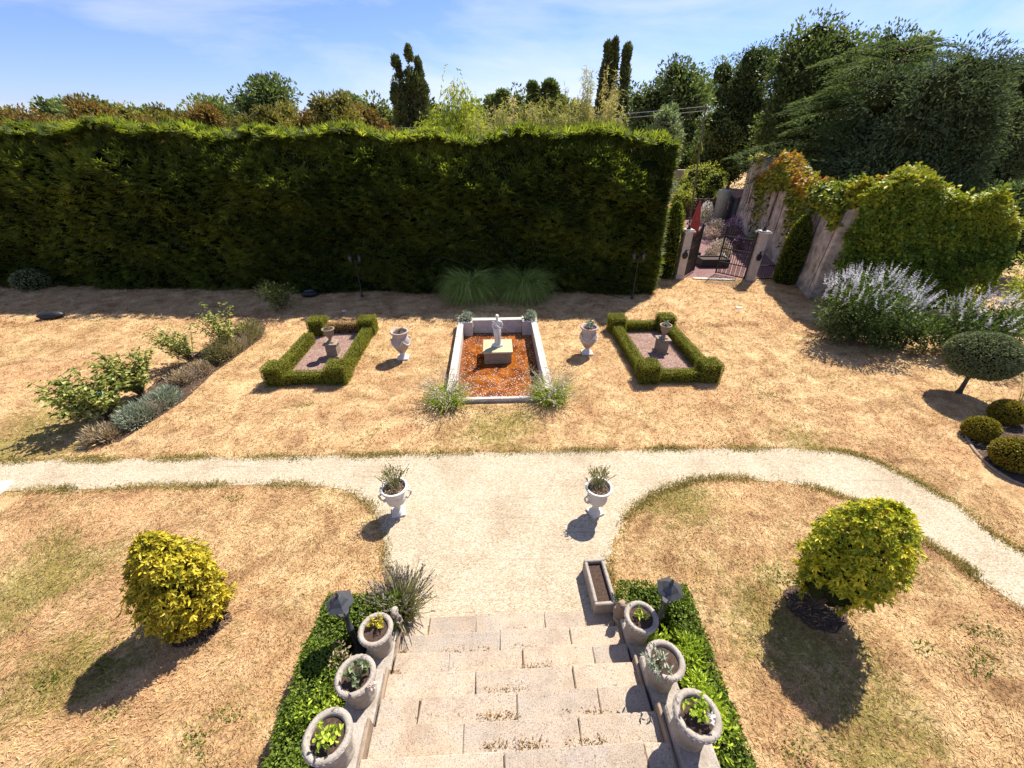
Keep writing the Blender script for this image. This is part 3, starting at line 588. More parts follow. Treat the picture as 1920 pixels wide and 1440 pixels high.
# tall conifer hedge
def hedge():
    rg = np.random.default_rng(81); t = thing('conifer_hedge', 'very tall dark clipped conifer hedge across the back of the lawn', 'hedge', (0, 17, 0)); core = MB(); mb = MB()
    x0, x1 = -34.0, 6.0
    def yf(x): return np.where(x < -6, (-x - 6) * .055, 0)
    def top(x): return 5.75 + .12 * np.sin(x * .7) + .1 * np.sin(x * 1.9 + 1) + np.where(x < -10, .18, 0)
    # solid inner mass
    xs = np.linspace(x0, x1 - .35, 60); V = []; prof = [(.42, 0), (.42, 4.1), (.75, 4.85), (1.35, 5.15), (2.3, 5.15), (2.5, 4.1), (2.5, 0)]
    for x in xs:
        for (a, b) in prof: V.append((x, a + float(yf(np.array(x))), b + (float(top(np.array(x))) - 5.55 if b > 5 else 0)))
    k = len(prof); F = [(i * k + j, i * k + j + 1, (i + 1) * k + j + 1, (i + 1) * k + j) for i in range(len(xs) - 1) for j in range(k - 1)] + [tuple(range(k)), tuple(range(len(V) - k, len(V)))[::-1]]
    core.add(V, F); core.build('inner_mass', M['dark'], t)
    def sprays(P, Nn, n_each=5, L0=.3, W0=.05, updir=.25):
        n = len(P); base = Nn * .9 + rg.normal(0, .38, (n, 3)) + np.array([0, 0, updir]); base = nrm(base); sd_ = nrm(np.cross(base, np.array([0, 0, 1.0]) + rg.normal(0, .35, (n, 3)))); fl = nrm(np.cross(sd_, base))
        tone = np.clip(.45 + .2 * snoise(P, 3, .9) + .14 * rg.normal(size=n), 0, 1); Ln = L0 * (.6 + .8 * rg.random(n))
        for i, a in enumerate(np.linspace(-.9, .9, n_each)):
            D = base * math.cos(a) + sd_ * math.sin(a) + np.array([0, 0, -.18])
            off = base * (Ln * .35 * (1 - abs(a)))[:, None]
            leaves(mb, P + off * (.6 if i % 2 else .1), D, fl, Ln * (1 - .35 * abs(a)), W0 * (.7 + .6 * rg.random(n)) * 1.6, rg, rnd=np.clip(tone + rg.normal(0, .07, n), 0, 1))
    # front face
    n = 36000; x = x0 + (x1 - x0) * rg.random(n); x = np.where(rg.random(n) < .3, -12 + 18 * rg.random(n), x); s = rg.random(n) * 6.2
    z = np.where(s < 3.8, s, 3.8 + (s - 3.8) * .76); y = .28 + np.maximum(s - 3.8, 0) ** 1.5 * .42
    ny = -1.0 + np.maximum(s - 3.8, 0) * .33; nz_ = .12 + np.maximum(s - 3.8, 0) * .3
    P = np.c_[x, y + yf(x), z]; bul = snoise(P * [1, 0, 1.7], 5, 1.5) * .27 + snoise(P * [1, 0, 1.9], 6, 3.8) * .17
    P[:, 1] -= bul * (np.abs(ny)); P[:, 2] += np.clip((s - 2.6) / 2.6, 0, 1) * (top(x) - 5.55 + .5 * bul)
    P[:, 2] = np.maximum(P[:, 2], .05)
    sprays(P, np.c_[rg.normal(0, .45, n), ny, nz_ - .1], 5, .30, .042)
    # top
    n = 10000; x = x0 + (x1 - x0) * rg.random(n); y = rg.uniform(1.2, 2.6, n); P = np.c_[x, y + yf(x), top(x) + rg.normal(0, .07, n) + .16 * snoise(np.c_[x, y, y * 0], 15, 2.2)]
    sprays(P, np.c_[rg.normal(-.3, .8, n), rg.normal(-.5, .5, n), np.ones(n) * .45], 7, .30, .036, .05)
    # right hand end
    n = 3200; z = rg.random(n) * 5.6; y = rg.uniform(.2, 2.6, n); P = np.c_[np.full(n, x1 - .1), y, z]; P[:, 0] += snoise(P, 8, 1.8) * .16 - .06 * np.maximum(z - 4.0, 0) ** 2
    sprays(P, np.c_[np.ones(n), rg.normal(-.25, .3, n), np.full(n, .1)], 5, .34, .052)
    # loose shoots above the top line
    n = 2600; x = x0 + (x1 - x0) * rg.random(n); P = np.c_[x, rg.uniform(.7, 2.4, n) + yf(x), top(x) + rg.uniform(-.05, .16, n)]
    sprays(P, np.c_[rg.normal(-.2, .9, n), rg.normal(-.4, .6, n), np.ones(n) * .7], 5, .32, .036, .2)
    mb.build('foliage', LM['cypress'], t)
    # a few bare twigs in the middle
    tw = MB()
    for i in range(9):
        tw = MB(); p = np.array([rg.uniform(-1.6, 1.2), -.12, rg.uniform(.6, 2.0)]); d = np.array([rg.normal(0, .7), -.15, abs(rg.normal(.5, .4))]); s = np.linspace(0, 1, 6)
        tube(tw, p + d * s[:, None] + np.array([0, 0, -.35]) * (s ** 2)[:, None], np.linspace(.011, .004, 6), 4, cap=False); tw.build('bare_twig', M['bark'], t)
    return t
hedge()
def clipped_column(name, label, loc, r, h, mat, seed, ell=1.0, dense=5000, L=.12):
    rg = np.random.default_rng(seed); t = thing(name, label, 'conifer', loc); core = MB()
    prof = [(r * .8, 0), (r * .85, h * .3), (r * .8, h * .6), (r * .55, h * .85), (.02, h * .97)]; lathe(core, prof, 12, sy=ell); core.build('inner_mass', M['dark'], t)
    mb = MB(); z = h * rg.random(dense); a = rg.random(dense) * 6.283; rr = r * np.interp(z / h, [0, .3, .6, .85, 1], [.9, 1, .93, .66, .08]) * (1 + .08 * rg.normal(size=dense))
    P = np.c_[rr * np.cos(a), rr * np.sin(a) * ell, z]; D = np.c_[np.cos(a), np.sin(a), np.full(dense, 1.1)] + rg.normal(0, .4, (dense, 3))
    leaves(mb, P, D, np.c_[np.cos(a), np.sin(a), np.zeros(dense)] + rg.normal(0, .5, (dense, 3)), L * (.6 + .8 * rg.random(dense)), L * .38, rg); mb.build('foliage', LM[mat], t); return t
q = G(1262, 522); clipped_column('column_conifer', 'narrow dark conifer column between hedge end and left gate pillar', (q[0] - .35, q[1] + .3, 0), .45, 3.3, 'cypress', 91)
q = G(1468, 530); clipped_column('column_conifer', 'slim leaning cypress against the ruined wall', (q[0], q[1], 0), .42, 2.9, 'cypress', 92)

# ------------------------------------------------------------------ ruined wall with creeper
def ruin():
    rg = np.random.default_rng(95); A = np.array([12.6, 16.45]); B = np.array([17.07, 33.0]); t = thing('ruined_wall', 'tall ruined stone wall with jagged top, limewash flaking off', 'wall', (0, 0, 0))
    d = (B - A) / np.linalg.norm(B - A); nrm2 = np.array([-d[1], d[0]]); Ln = np.linalg.norm(B - A)       # nrm2 points left, to the gate
    # jagged silhouette: (distance along, height)
    prof = [(0, 3.5), (.8, 3.7), (1.73, 3.75), (2.9, 3.9), (4.6, 3.8), (6.3, 4.05), (8.2, 4.5), (9.4, 4.75), (10.2, 4.5), (11, 4.3), (12, 3.6), (13.0, 3.3), (13.5, 3.4), (13.7, 4.4), (15, 4.5), (Ln, 4.3)]
    xs = np.unique(np.concatenate([np.linspace(0, Ln, 90), [p[0] for p in prof]])); zt = np.interp(xs, [p[0] for p in prof], [p[1] for p in prof]) + rg.normal(0, .07, len(xs)); nzv = 26
    mb = MB(); V = []; th = .55
    for side in (0, 1):
        for x, zz in zip(xs, zt):
            for j in range(nzv):
                z = zz * j / (nzv - 1); o = th * side + (.012 * math.sin(x * 2.1 + z * 1.3) * math.sin(z * 2.7 + x) if not side else 0) - (.05 if side == 0 else -.05) * (1 - j / nzv) * 2
                p = A + d * x - nrm2 * o; V.append((p[0], p[1], z))
    m = len(xs); F = []
    for i in range(m - 1):
        for j in range(nzv - 1):
            a = i * nzv + j; F.append((a, a + 1, a + nzv + 1, a + nzv)); b = m * nzv + a; F.append((b, b + nzv, b + nzv + 1, b + 1))
        a = i * nzv + nzv - 1; b = m * nzv + a; F.append((a, b, b + nzv, a + nzv))
    for i in (0, m - 1):
        for j in range(nzv - 1):
            a = i * nzv + j; b = m * nzv + a; F.append((a, b, b + 1, a + 1) if i == 0 else (a, a + 1, b + 1, b))
    mb.add(V, F); 
    for i in range(150):                                  # loose rubble along the broken top
        x = rg.random() * Ln; z = np.interp(x, xs, zt); p = A + d * x - nrm2 * rg.uniform(0, th); s = rg.uniform(.06, .16); ellip(mb, (p[0], p[1], z + s * .2), (s, s, s * .7), 6, 4, disp=.15, rg=rg, smooth=False)
    mb.build('masonry', M['plaster'], t)
    # wing hidden under the creeper
    E = np.array([17.75, 16.0]); wl = np.linalg.norm(E - A); dw = (E - A) / wl; nw = np.array([dw[1], -dw[0]])
    w = MB(); 
    box(w, 0.05, wl, -.25, .25, 0, 3.3, .03, rz=math.atan2(dw[1], dw[0]), c=(A[0] + .3, A[1] + .3, 0)); w.build('wing', M['plaster'], t)
    return A, d, nrm2, Ln, prof, E, dw, nw, wl
A_, d_, n_, Ln_, prof_, E_, dw_, nw_, wl_ = ruin()
def creeper():
    rg = np.random.default_rng(97); t = thing('wall_creeper', 'thick green creeper turning gold and red along the top of the ruined wall', 'climbing plant', (A_[0], A_[1], 0)); g = MB(); r_ = MB()
    O = np.array([A_[0], A_[1], 0])
    # mass over the wing: rounded slab
    n = 24000; s = rg.random(n) * (wl_ + .6) + .0; f = rg.random(n)
    topz = np.interp(s, [-.5, .2, 1.2, 2.4, 3.0, 4.2, 5.0, 5.5, 6.0], [3.4, 4.1, 4.35, 4.4, 3.95, 3.8, 3.6, 3.2, 2.4])
    front = f < .62; z = np.where(front, topz * rg.random(n) ** .8, topz + .12 * rg.normal(size=n)); dep = np.where(front, -.75 + .25 * (z / topz) ** 4, rg.uniform(-.6, 1.1, n))
    P = np.c_[A_[0] + dw_[0] * s + nw_[0] * -dep, A_[1] + dw_[1] * s + nw_[1] * -dep, z]
    b = snoise(P, 12, 1.7) * .28 + snoise(P, 13, 4) * .1; NN = np.where(front[:, None], np.r_[nw_, .35], np.array([0, -.15, 1.0])); P = P + NN * b[:, None]
    D = NN * .6 + rg.normal(0, .6, (n, 3)) + [0, 0, -.5]
    hi = np.clip((z / topz - .75) * 1.2, 0, .3)
    leaves(g, P - O, D, NN + rg.normal(0, .45, (n, 3)) + [0, 0, .4], .15 * (.6 + .8 * rg.random(n)), .12, rg, rnd=np.clip(.38 + .16 * rg.normal(size=n) + hi + .15 * snoise(P, 4, 1.2), 0, 1))
    im = MB(); box(im, .35, wl_ + .1, -.45, .75, 0, 3.35, .3, rz=math.atan2(dw_[1], dw_[0]), c=(.15, .35, 0)); box(im, .5, 2.9, -.4, .7, 3.2, 3.95, .3, rz=math.atan2(dw_[1], dw_[0]), c=(.15, .35, 0)); im.build('foliage_core', M['dark'], t)  # solid dark boxes added so sunlight does not leak through the leaves
    # trailing over the long wall's broken top
    n = 9000; x = Ln_ * rg.random(n) ** 1.25; zt = np.interp(x, [p[0] for p in prof_], [p[1] for p in prof_]); hang = np.interp(x, [0, 1.0, 2.2, 3, 3.8, 5, 6, 7, 8, 9.4, 10.5, 11.5, 12.5, 14, 17], [.5, .4, .5, 1.2, 2.6, 2.2, 1.0, .6, .8, 1.8, 3.2, 2.2, .8, .15, .1]) * np.clip(1 + .5 * np.sin(x * 5) + .3 * np.sin(x * 11), .2, 2)
    u = rg.random(n) ** 1.5; top_ = rg.random(n) < .3; z = np.where(top_, zt + rg.uniform(0, .3, n), zt - u * hang); o = np.where(top_, rg.uniform(-.5, .2, n), .1 + .16 * rg.random(n))
    P = np.c_[A_[0] + d_[0] * x + n_[0] * o, A_[1] + d_[1] * x + n_[1] * o, np.maximum(z, .1)]; keep = (z > .1) & (snoise(P, 21, 1.6) > -.55) & ~((x > 12.8) & (rg.random(n) < .85)); P = P[keep]; x = x[keep]; u = u[keep]; top_ = top_[keep]; n = len(P)
    NN = np.where(top_[:, None], np.array([-.3, -.2, 1.0]), np.r_[n_, .3]); D = NN * .6 + rg.normal(0, .55, (n, 3)) + [0, 0, -.6]
    red = ((u < .18) | top_) & (snoise(P, 31, .9) + .5 * rg.random(n) > .3)
    for mk, mb in ((red, r_), (~red, g)):
        k = int(mk.sum()); leaves(mb, P[mk] - O, D[mk], NN[mk] + rg.normal(0, .45, (k, 3)), .2 * (.6 + .8 * rg.random(k)), .16, rg)
    n = 650; s = rg.random(n) * 2.6 - .1; P = np.c_[A_[0] + dw_[0] * s, A_[1] + dw_[1] * s + .2, np.interp(s, [-.5, .2, 1.2, 2.6], [3.5, 4.2, 4.45, 4.5]) + .12 * rg.normal(size=n)]; leaves(r_, P - O, rg.normal(size=(n, 3)), rg.normal(0, .5, (n, 3)) + [0, 0, 1], .17, .14, rg, rnd=rg.random(n) * .45)
    g.build('green_leaves', LM['ivy'], t); r_.build('autumn_leaves', LM['ivyred'], t)
    st = MB()
    for i in range(40):
        x = rg.random() * Ln_; z = np.interp(x, [p[0] for p in prof_], [p[1] for p in prof_]); s = np.linspace(0, 1, 6); x_ = x + rg.normal(0, .4) * s
        P = np.c_[A_[0] + d_[0] * x_ + n_[0] * .07, A_[1] + d_[1] * x_ + n_[1] * .07, .1 + (z - .1) * s] - O; tube(st, P, np.linspace(.02, .006, 6), 4, cap=False)
    st.build('stem', M['bark'], t)
creeper()

# ------------------------------------------------------------------ gate and courtyard
def pillar(px, py, label):
    q = G(px, py); t = thing('gate_pillar', label, 'pillar', (q[0], q[1] + .2, 0), GA, 'pillars of the garden gate')
    b = MB(); box(b, -.21, .21, -.21, .21, 0, .16, .012); box(b, -.185, .185, -.185, .185, .16, 2.12, .012); b.build('shaft', M['pillar'], t)
    c = MB(); box(c, -.25, .25, -.25, .25, 2.12, 2.19, .012); box(c, -.21, .21, -.21, .21, 2.19, 2.24, .012); c.build('cap', M['coping'], t)
    f = MB(); lathe(f, [(.09, 2.24), (.1, 2.27), (.04, 2.3), (.05, 2.36), (.02, 2.4)], 12)
    for i in range(6):
        a = i * 1.047; s = np.linspace(0, 1, 7); tube(f, np.c_[np.cos(a) * .13 * np.sin(s * 3.1), np.sin(a) * .13 * np.sin(s * 3.1), 2.38 + .24 * s], .012, 5)
    f.build('finial', M['iron'], t)
    k = MB(); ellip(k, (0, -.23, 1.12), (.13, .055, .16), 14, 9); lathe(k, [(.045, 1.24), (.03, 1.32), (.04, 1.36), (.01, 1.38)], 10, c=(0, -.23, 0)); tube(k, [(.02, -.23, 1.34), (.1, -.25, 1.4), (.15, -.25, 1.36)], .014, 6); k.build('ornament', M['iron'], t)
    return t
p1 = pillar(1274, 524, 'left off white gate pillar next to the conifer hedge'); p2 = pillar(1408, 528, 'right off white gate pillar next to the ruined wall')
def gate_leaf(label, loc, rz, w=1.3, flip=1):
    t = thing('gate_leaf', label, 'gate', loc, rz, 'wrought iron gate leaves'); f = MB()
    for x in (0, w): box(f, flip * x - .03, flip * x + .03, -.03, .03, .05, 2.2 if x == 0 else 2.25, .004)
    for z in (.1, .62, 1.25, 1.8): box(f, min(.02, flip * (w - .02)), max(.02 if flip > 0 else -.02, flip * (w - .02)), -.014, .014, z - .024, z + .024, .003)
    f.build('frame', M['iron'], t); b = MB()
    for i in range(1, 13):
        x = flip * w * i / 13; zt = 1.8 + .55 * (i / 13) ** 2; tube(b, [(x, 0, .1), (x, 0, zt)], .015, 5); lathe(b, [(.018, zt), (.02, zt + .03), (.002, zt + .1)], 6, c=(x, 0, 0))
        if i % 2: 
            x2 = flip * w * (i + .5) / 13; tube(b, [(x2, 0, .1), (x2, 0, .62)], .013, 5)
    b.build('bars', M['iron'], t)
    for i in range(4):
        for j, zc in enumerate((.93, 1.52)):
            x = flip * w * (i + .5) / 4; a = np.linspace(0, 5.2, 16); rr = .12 * (1 - a / 8); s = MB(); tube(s, np.c_[x + rr * np.cos(a), a * 0, zc + rr * 1.6 * np.sin(a)], .015, 5); s.build('scroll', M['iron'], t)
    return t
q1 = p1.location; q2 = p2.location
gate_leaf('left iron gate leaf swung open beside the left pillar', (q1[0] + .25, q1[1], 0), R(50), 1.35)
gate_leaf('right iron gate leaf half open beside the right pillar', (q2[0] - .25, q2[1], 0), R(-48), 1.35, -1)
def low_railing(label, x0, x1, y, h):
    t = thing('railing_panel', label, 'railing', ((x0 + x1) / 2, y, 0), 0); w = x1 - x0
    for z in (.08, h - .06): f = MB(); box(f, -w / 2, w / 2, -.016, .016, z - .02, z + .02, .003); f.build('rail', M['iron'], t); b = MB(); n = max(4, int(w / .1))
    for i in range(n + 1): x = -w / 2 + w * i / n; tube(b, [(x, 0, 0), (x, 0, h)], .009, 5)
    b.build('bars', M['iron'], t)
low_railing('low black railing right of the right gate pillar', q2[0] + .25, q2[0] + 1.3, q2[1], .75)
low_railing('taller black railing left of the left gate pillar', q1[0] - 1.0, q1[0] - .25, q1[1] + .1, 1.25)
st = MB(); box(st, -.95, .95, -.12, .12, 0, .05, .01); o = st.build('threshold', M['coping']); o.location = ((q1[0] + q2[0]) / 2, (q1[1] + q2[1]) / 2 - .05, 0); o.rotation_euler = (0, 0, -.13); o.name = 'stone_threshold'; tag(o, 'pale stone threshold lying between the two gate pillars', 'threshold')
def parasol():
    q = at(1299, 440, 21.8); t = thing('folded_parasol', 'folded red parasol standing behind the left gate pillar', 'parasol', (q[0], q[1], 0)); b = MB(); lathe(b, [(.28, 0), (.28, .06), (.05, .1)], 14); b.build('base', M['black'], t)
    p = MB(); tube(p, [(0, 0, .05), (0, 0, 3.05)], .025, 8); p.build('pole', M['wood'], t); c = MB(); lathe(c, [(.15, 1.15, 1), (.22, 1.5, 1), (.19, 2.1, 1), (.10, 2.75, 1), (.03, 3.0, 0)], 24, flute=.18, nfl=8); c.build('canopy', M['redcloth'], t)
parasol()
def tank():
    q = G(1349, 414); t = thing('water_tank', 'tall pale grey green cylindrical tank beside the shed', 'tank', (q[0], q[1] + .3, 0)); b = MB(); lathe(b, [(.42, 0), (.46, .03), (.46, 2.1), (.43, 2.17), (.1, 2.2)], 24); b.build('body', M['tank'], t); c = MB(); lathe(c, [(.14, 2.18), (.14, 2.24), (.02, 2.26)], 14); c.build('lid', M['tank'], t)
tank()
def shed():
    q = G(1388, 418); t = thing('garden_shed', 'small grey shed with a faded red tiled lean-to roof against the wall', 'shed', (q[0] + .2, q[1] + 1.2, 0), -.25); w = MB(); box(w, -.55, 1.2, -1.2, 1.2, 0, 1.75, .02)
    for i in range(9): box(w, -.57, -.55, -1.15 + i * .26, -.93 + i * .26, .05, 1.7, .004)
    w.build('wall', M['slate'], t); r = MB(); bm = [(-.7, -1.35, 1.7), (1.3, -1.35, 2.3), (1.3, 1.35, 2.3), (-.7, 1.35, 1.7)]; V = bm + [(a, b, c + .09) for a, b, c in bm]
    r.add(V, [(3, 2, 1, 0), (4, 5, 6, 7), (0, 1, 5, 4), (1, 2, 6, 5), (2, 3, 7, 6), (3, 0, 4, 7)])
    for i in range(13): y = -1.25 + i * .21; tube(r, [(-.7, y, 1.8), (1.3, y, 2.4)], .045, 6)
    r.build('roof', M['tile'], t); g = MB(); tube(g, [(-.74, -1.35, 1.74), (-.74, 1.35, 1.74)], .05, 8); g.build('gutter', M['slate'], t)
shed()
def wicker():
    a = G(1275, 412); b = G(1345, 405); t = thing('wicker_fence', 'brown woven fence panel at the back of the courtyard', 'fence', tuple((a + b) / 2)); w = np.linalg.norm(b - a); p = MB(); s = MB()
    for i in range(14): z = .08 + i * .1; x = np.linspace(-w / 2, w / 2, 40); tube(p, np.c_[x, .03 * np.sin(x * 9 + i * 3.14), np.full(40, z)], .05, 5)
    p.build('panel', M['wicker'], t)
    for i in range(6): tube(s, [(-w / 2 + w * i / 5, 0, 0), (-w / 2 + w * i / 5, 0, 1.55)], .035, 6)
    s.build('post', M['wood'], t)
wicker()
def flowerbed(px0, px1, py, label, mats, h, seed, n=900):
    rg = np.random.default_rng(seed); a, b = G(px0, py), G(px1, py); t = thing('flowering_plant', label, 'plant', tuple((a + b) / 2)); r = np.linalg.norm(b - a) / 2; k = MB(); f = MB(); d = sph(rg, n); d[:, 2] = abs(d[:, 2]); P = d * np.array([r, r * .7, h]) * (rg.random(n) ** .4)[:, None]
    leaves(k, P, d + rg.normal(0, .6, (n, 3)), rg.normal(size=(n, 3)), .13, .035, rg); k.build('foliage', LM['olive'], t)
    d = sph(rg, n); d[:, 2] = abs(d[:, 2]); P = d * np.array([r, r * .7, h]) * rg.uniform(.8, 1.1, n)[:, None]; leaves(f, P, d + rg.normal(0, .6, (n, 3)), rg.normal(size=(n, 3)), .075, .06, rg); f.build('flowers', LM[mats], t); return t
flowerbed(1315, 1360, 445, 'pale pink flowering plant in the courtyard bed', 'pink_fl', 1.1, 301); flowerbed(1350, 1388, 448, 'purple flowering plant beside the pale one in the courtyard', 'purple_fl', 1.35, 302); flowerbed(1322, 1368, 480, 'straw coloured grassy plant above the black planter', 'pink_fl', .9, 303); flowerbed(1305, 1332, 420, 'white flowering shrub behind the red parasol', 'white_fl', 1.5, 304)
flowerbed(1370, 1392, 470, 'dark violet flowering plant by the open gate leaf', 'purple_fl', .8, 305)
def planter(px0, px1, py, label, h=.42):
    a, b = G(px0, py), G(px1, py); w = (b[0] - a[0]); t = thing('planter_box', label, 'planter', tuple((a + b) / 2), 0); p = MB()
    for (x0, x1, y0, y1) in ((-w / 2, w / 2, 0, .05), (-w / 2, w / 2, .75, .8), (-w / 2, -w / 2 + .05, .05, .75), (w / 2 - .05, w / 2, .05, .75)): box(p, x0, x1, y0, y1, 0, h, .008)
    p.build('body', M['black'], t); s = MB(); box(s, -w / 2 + .05, w / 2 - .05, .05, .75, h - .12, h - .06, 0); s.build('soil', M['soil'], t)
    return t
planter(1314, 1366, 502, 'black planter box in the middle of the courtyard gravel'); planter(1290, 1312, 486, 'small black planter box behind the left gate leaf', .35)
flowerbed(1342, 1360, 491, 'pale green low plant in the black planter', 'white_fl', .42, 306, 400)
def pole():
    q = at(1312, 330, 33); topp = at(1324, 196, 33); t = thing('utility_pole', 'thin leaning utility pole carrying two cables', 'pole', (q[0], 33, 0)); p = MB(); tube(p, [(0, 0, 0), (topp[0] - q[0], 0, topp[2])], [.06, .045], 8); p.build('shaft', M['wood'], t); c = MB(); box(c, topp[0] - q[0] - .3, topp[0] - q[0] + .3, -.03, .03, topp[2] - .22, topp[2] - .16, .01); c.build('crossarm', M['wood'], t)
    for k in range(2):
        e = at(-700, 190 + 4 * k, 33); a = np.array([topp[0], 33, topp[2] - .1 - k * .25]); s = np.linspace(0, 1, 70); P = a + (e - a) * s[:, None] - np.array([0, 0, 1]) * (4 * s * (1 - s) * 1.6)[:, None]; m = MB(); tube(m, P - a, .02, 5); o = m.build('overhead_cable', M['wire'], None, tuple(a)); tag(o, ['upper', 'lower'][k] + ' of the two thin grey cables crossing behind the hedge', 'cable')
pole()
w_ = MB(); a = at(1262, 318, 46); box(w_, -2.5, 2.5, -.2, .2, 0, a[2] , .02); o = w_.build('distant_wall', M['coping'], None, (a[0], 46, 0)); tag(o, 'strip of pale distant wall seen past the hedge end', 'wall')
# ------------------------------------------------------------------ clipped box parterres with gravel, pedestals and urns
def box_leaves(mb, rg, x0, x1, y0, y1, z1, L=.030, dens=3600, bulge=.006):
    for (ax, s, area) in (('z', 1, (x1 - x0) * (y1 - y0)), ('x', -1, (y1 - y0) * z1), ('x', 1, (y1 - y0) * z1), ('y', -1, (x1 - x0) * z1), ('y', 1, (x1 - x0) * z1)):
        n = int(area * dens); u, v = rg.random(n), rg.random(n)
        if ax == 'z': P = np.c_[x0 + (x1 - x0) * u, y0 + (y1 - y0) * v, np.full(n, z1)]; Nn = np.array([0, 0, 1.0])
        elif ax == 'x': P = np.c_[np.full(n, x1 if s > 0 else x0), y0 + (y1 - y0) * u, z1 * v]; Nn = np.array([s, 0, 0.0])
        else: P = np.c_[x0 + (x1 - x0) * u, np.full(n, y1 if s > 0 else y0), z1 * v]; Nn = np.array([0, s, 0.0])
        P = P + Nn * (snoise(P, 5, 5) * bulge + rg.normal(0, .007, n))[:, None]
        D = Nn * .22 + rg.normal(0, .6, (n, 3)) + [0, 0, .2]; leaves(mb, P, D, Nn + rg.normal(0, .4, (n, 3)), L * (.6 + .8 * rg.random(n)), L * .6, rg)
def parterre(o, label, seed, w, l, hw=.30, dry=False):
    rg = np.random.default_rng(seed); t = thing('box_parterre', label, 'hedge', (o[0], o[1], 0), GA, 'clipped box parterres')
    H, HB, B = .34, .56, .54
    def seg(name, x0, x1, y0, y1, h, mat='boxwood', skip=None):
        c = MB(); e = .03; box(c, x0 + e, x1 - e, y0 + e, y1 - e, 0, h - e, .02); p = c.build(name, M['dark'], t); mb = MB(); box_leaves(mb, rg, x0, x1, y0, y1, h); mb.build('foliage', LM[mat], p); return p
    for sx in (-1, 1):
        for (y, d) in ((0, 1), (l, -1)):
            xa, xb = sorted((sx * (w / 2 + .06), sx * (w / 2 + .06 - B))); ya, yb = sorted((y - .06 * d, y + (B - .06) * d)); seg('corner_block', xa, xb, ya, yb, HB)
        xa, xb = sorted((sx * w / 2, sx * (w / 2 - hw))); seg('side_hedge', xa, xb, B - .04, l - B + .04 - (.42 if dry and sx < 0 else 0), H)
    seg('front_hedge', -w / 2 + B - .1, w / 2 - B + .1, 0, hw, H * .92)
    if dry: 
        p = seg('back_hedge', -w / 2 + B - .1, w / 2 - B + .1, l - hw * .8, l, H * .95, 'boxdry'); p['label'] = 'browned dead looking section of box hedge'
    else: seg('back_hedge', -w / 2 + B - .1, w / 2 - B + .1, l - hw, l, H * .9)
    cs, sn = math.cos(GA), math.sin(GA); pts = [(-w / 2 + hw * .5, hw * .5), (w / 2 - hw * .5, hw * .5), (w / 2 - hw * .5, l - hw * .5), (-w / 2 + hw * .5, l - hw * .5)]
    sheet('gravel_bed', [(o[0] + x * cs - y * sn, o[1] + x * sn + y * cs) for x, y in pts], .01, M['rgravel']); return t
LPo = (G(502, 722)[:2] + G(646, 730)[:2]) / 2 + [0, .1]; RPo = (G(1203, 724)[:2] + G(1345, 717)[:2]) / 2 + [0, .06]
parterre(LPo, 'left clipped box parterre with a browned back hedge round pink gravel', 401, 2.1, 3.65, dry=True)
parterre(RPo, 'right clipped box parterre with all green hedges round pink gravel', 402, 2.14, 3.75)
def small_plant(name, label, loc, h, r, n, L, mat, seed, wr=.5, group=None, cat='plant', stems=6):
    rg = np.random.default_rng(seed); t = thing(name, label, cat, loc, 0, group); s = MB(); k = MB()
    for i in range(stems):
        a = rg.random() * 6.283; e = np.array([math.cos(a) * r * rg.uniform(.3, 1), math.sin(a) * r * rg.uniform(.3, 1), h * rg.uniform(.55, 1)]); u = np.linspace(0, 1, 5)
        P = e * u[:, None]; P[:, 2] = e[2] * (1 - (1 - u) ** 1.6); tube(s, P, np.linspace(.006, .003, 5), 5, cap=False); m = max(3, n // stems); w = rg.uniform(.3, 1, m)
        q = np.stack([np.interp(w, u, P[:, j]) for j in range(3)], 1); leaves(k, q, rg.normal(size=(m, 3)) + [0, 0, .5], rg.normal(0, .5, (m, 3)) + [0, 0, 1], L * (.6 + .7 * rg.random(m)), L * wr, rg, two=True, droop=.2)
    s.build('stem', LM['lavstem'], t); k.build('foliage', LM[mat], t); return t
def urn_on_pedestal(px, py, side, seed):
    q = G(px, py); lab = 'left' if side < 0 else 'right'
    t = thing('stone_pedestal', 'square stone pedestal inside the ' + lab + ' box parterre', 'pedestal', (q[0], q[1] + .16, 0), GA, 'pedestals in the parterres'); b = MB()
    box(b, -.2, .2, -.2, .2, 0, .07, .01); b.build('base', M['tanstone'], t); d = MB(); box(d, -.16, .16, -.16, .16, .07, .44, .008)
    d.build('shaft', M['tanstone'], t); c = MB(); box(c, -.205, .205, -.205, .205, .44, .49, .01); c.build('cap', M['tanstone'], t)
    u = thing('stone_urn', 'small footed stone urn standing on the pedestal in the ' + lab + ' parterre', 'urn', (q[0], q[1] + .16, .49), GA, 'urns on the parterre pedestals'); b = MB()
    box(b, -.11, .11, -.11, .11, 0, .04, .005); lathe(b, [(.1, .04), (.06, .08), (.045, .12), (.055, .15), (.085, .18), (.13, .27), (.145, .36), (.165, .39), (.185, .42), (.185, .44), (.155, .44), (.145, .40)], 24); b.build('body', M['tanstone'], u)
    s = MB(); lathe(s, [(.15, .40), (.08, .41), (.001, .415)], 16, cap=False); s.build('soil', M['soil'], u); return (q[0], q[1] + .16, .9)
pl = urn_on_pedestal(624, 672, -1, 1); pr = urn_on_pedestal(1241, 664, 1, 2)
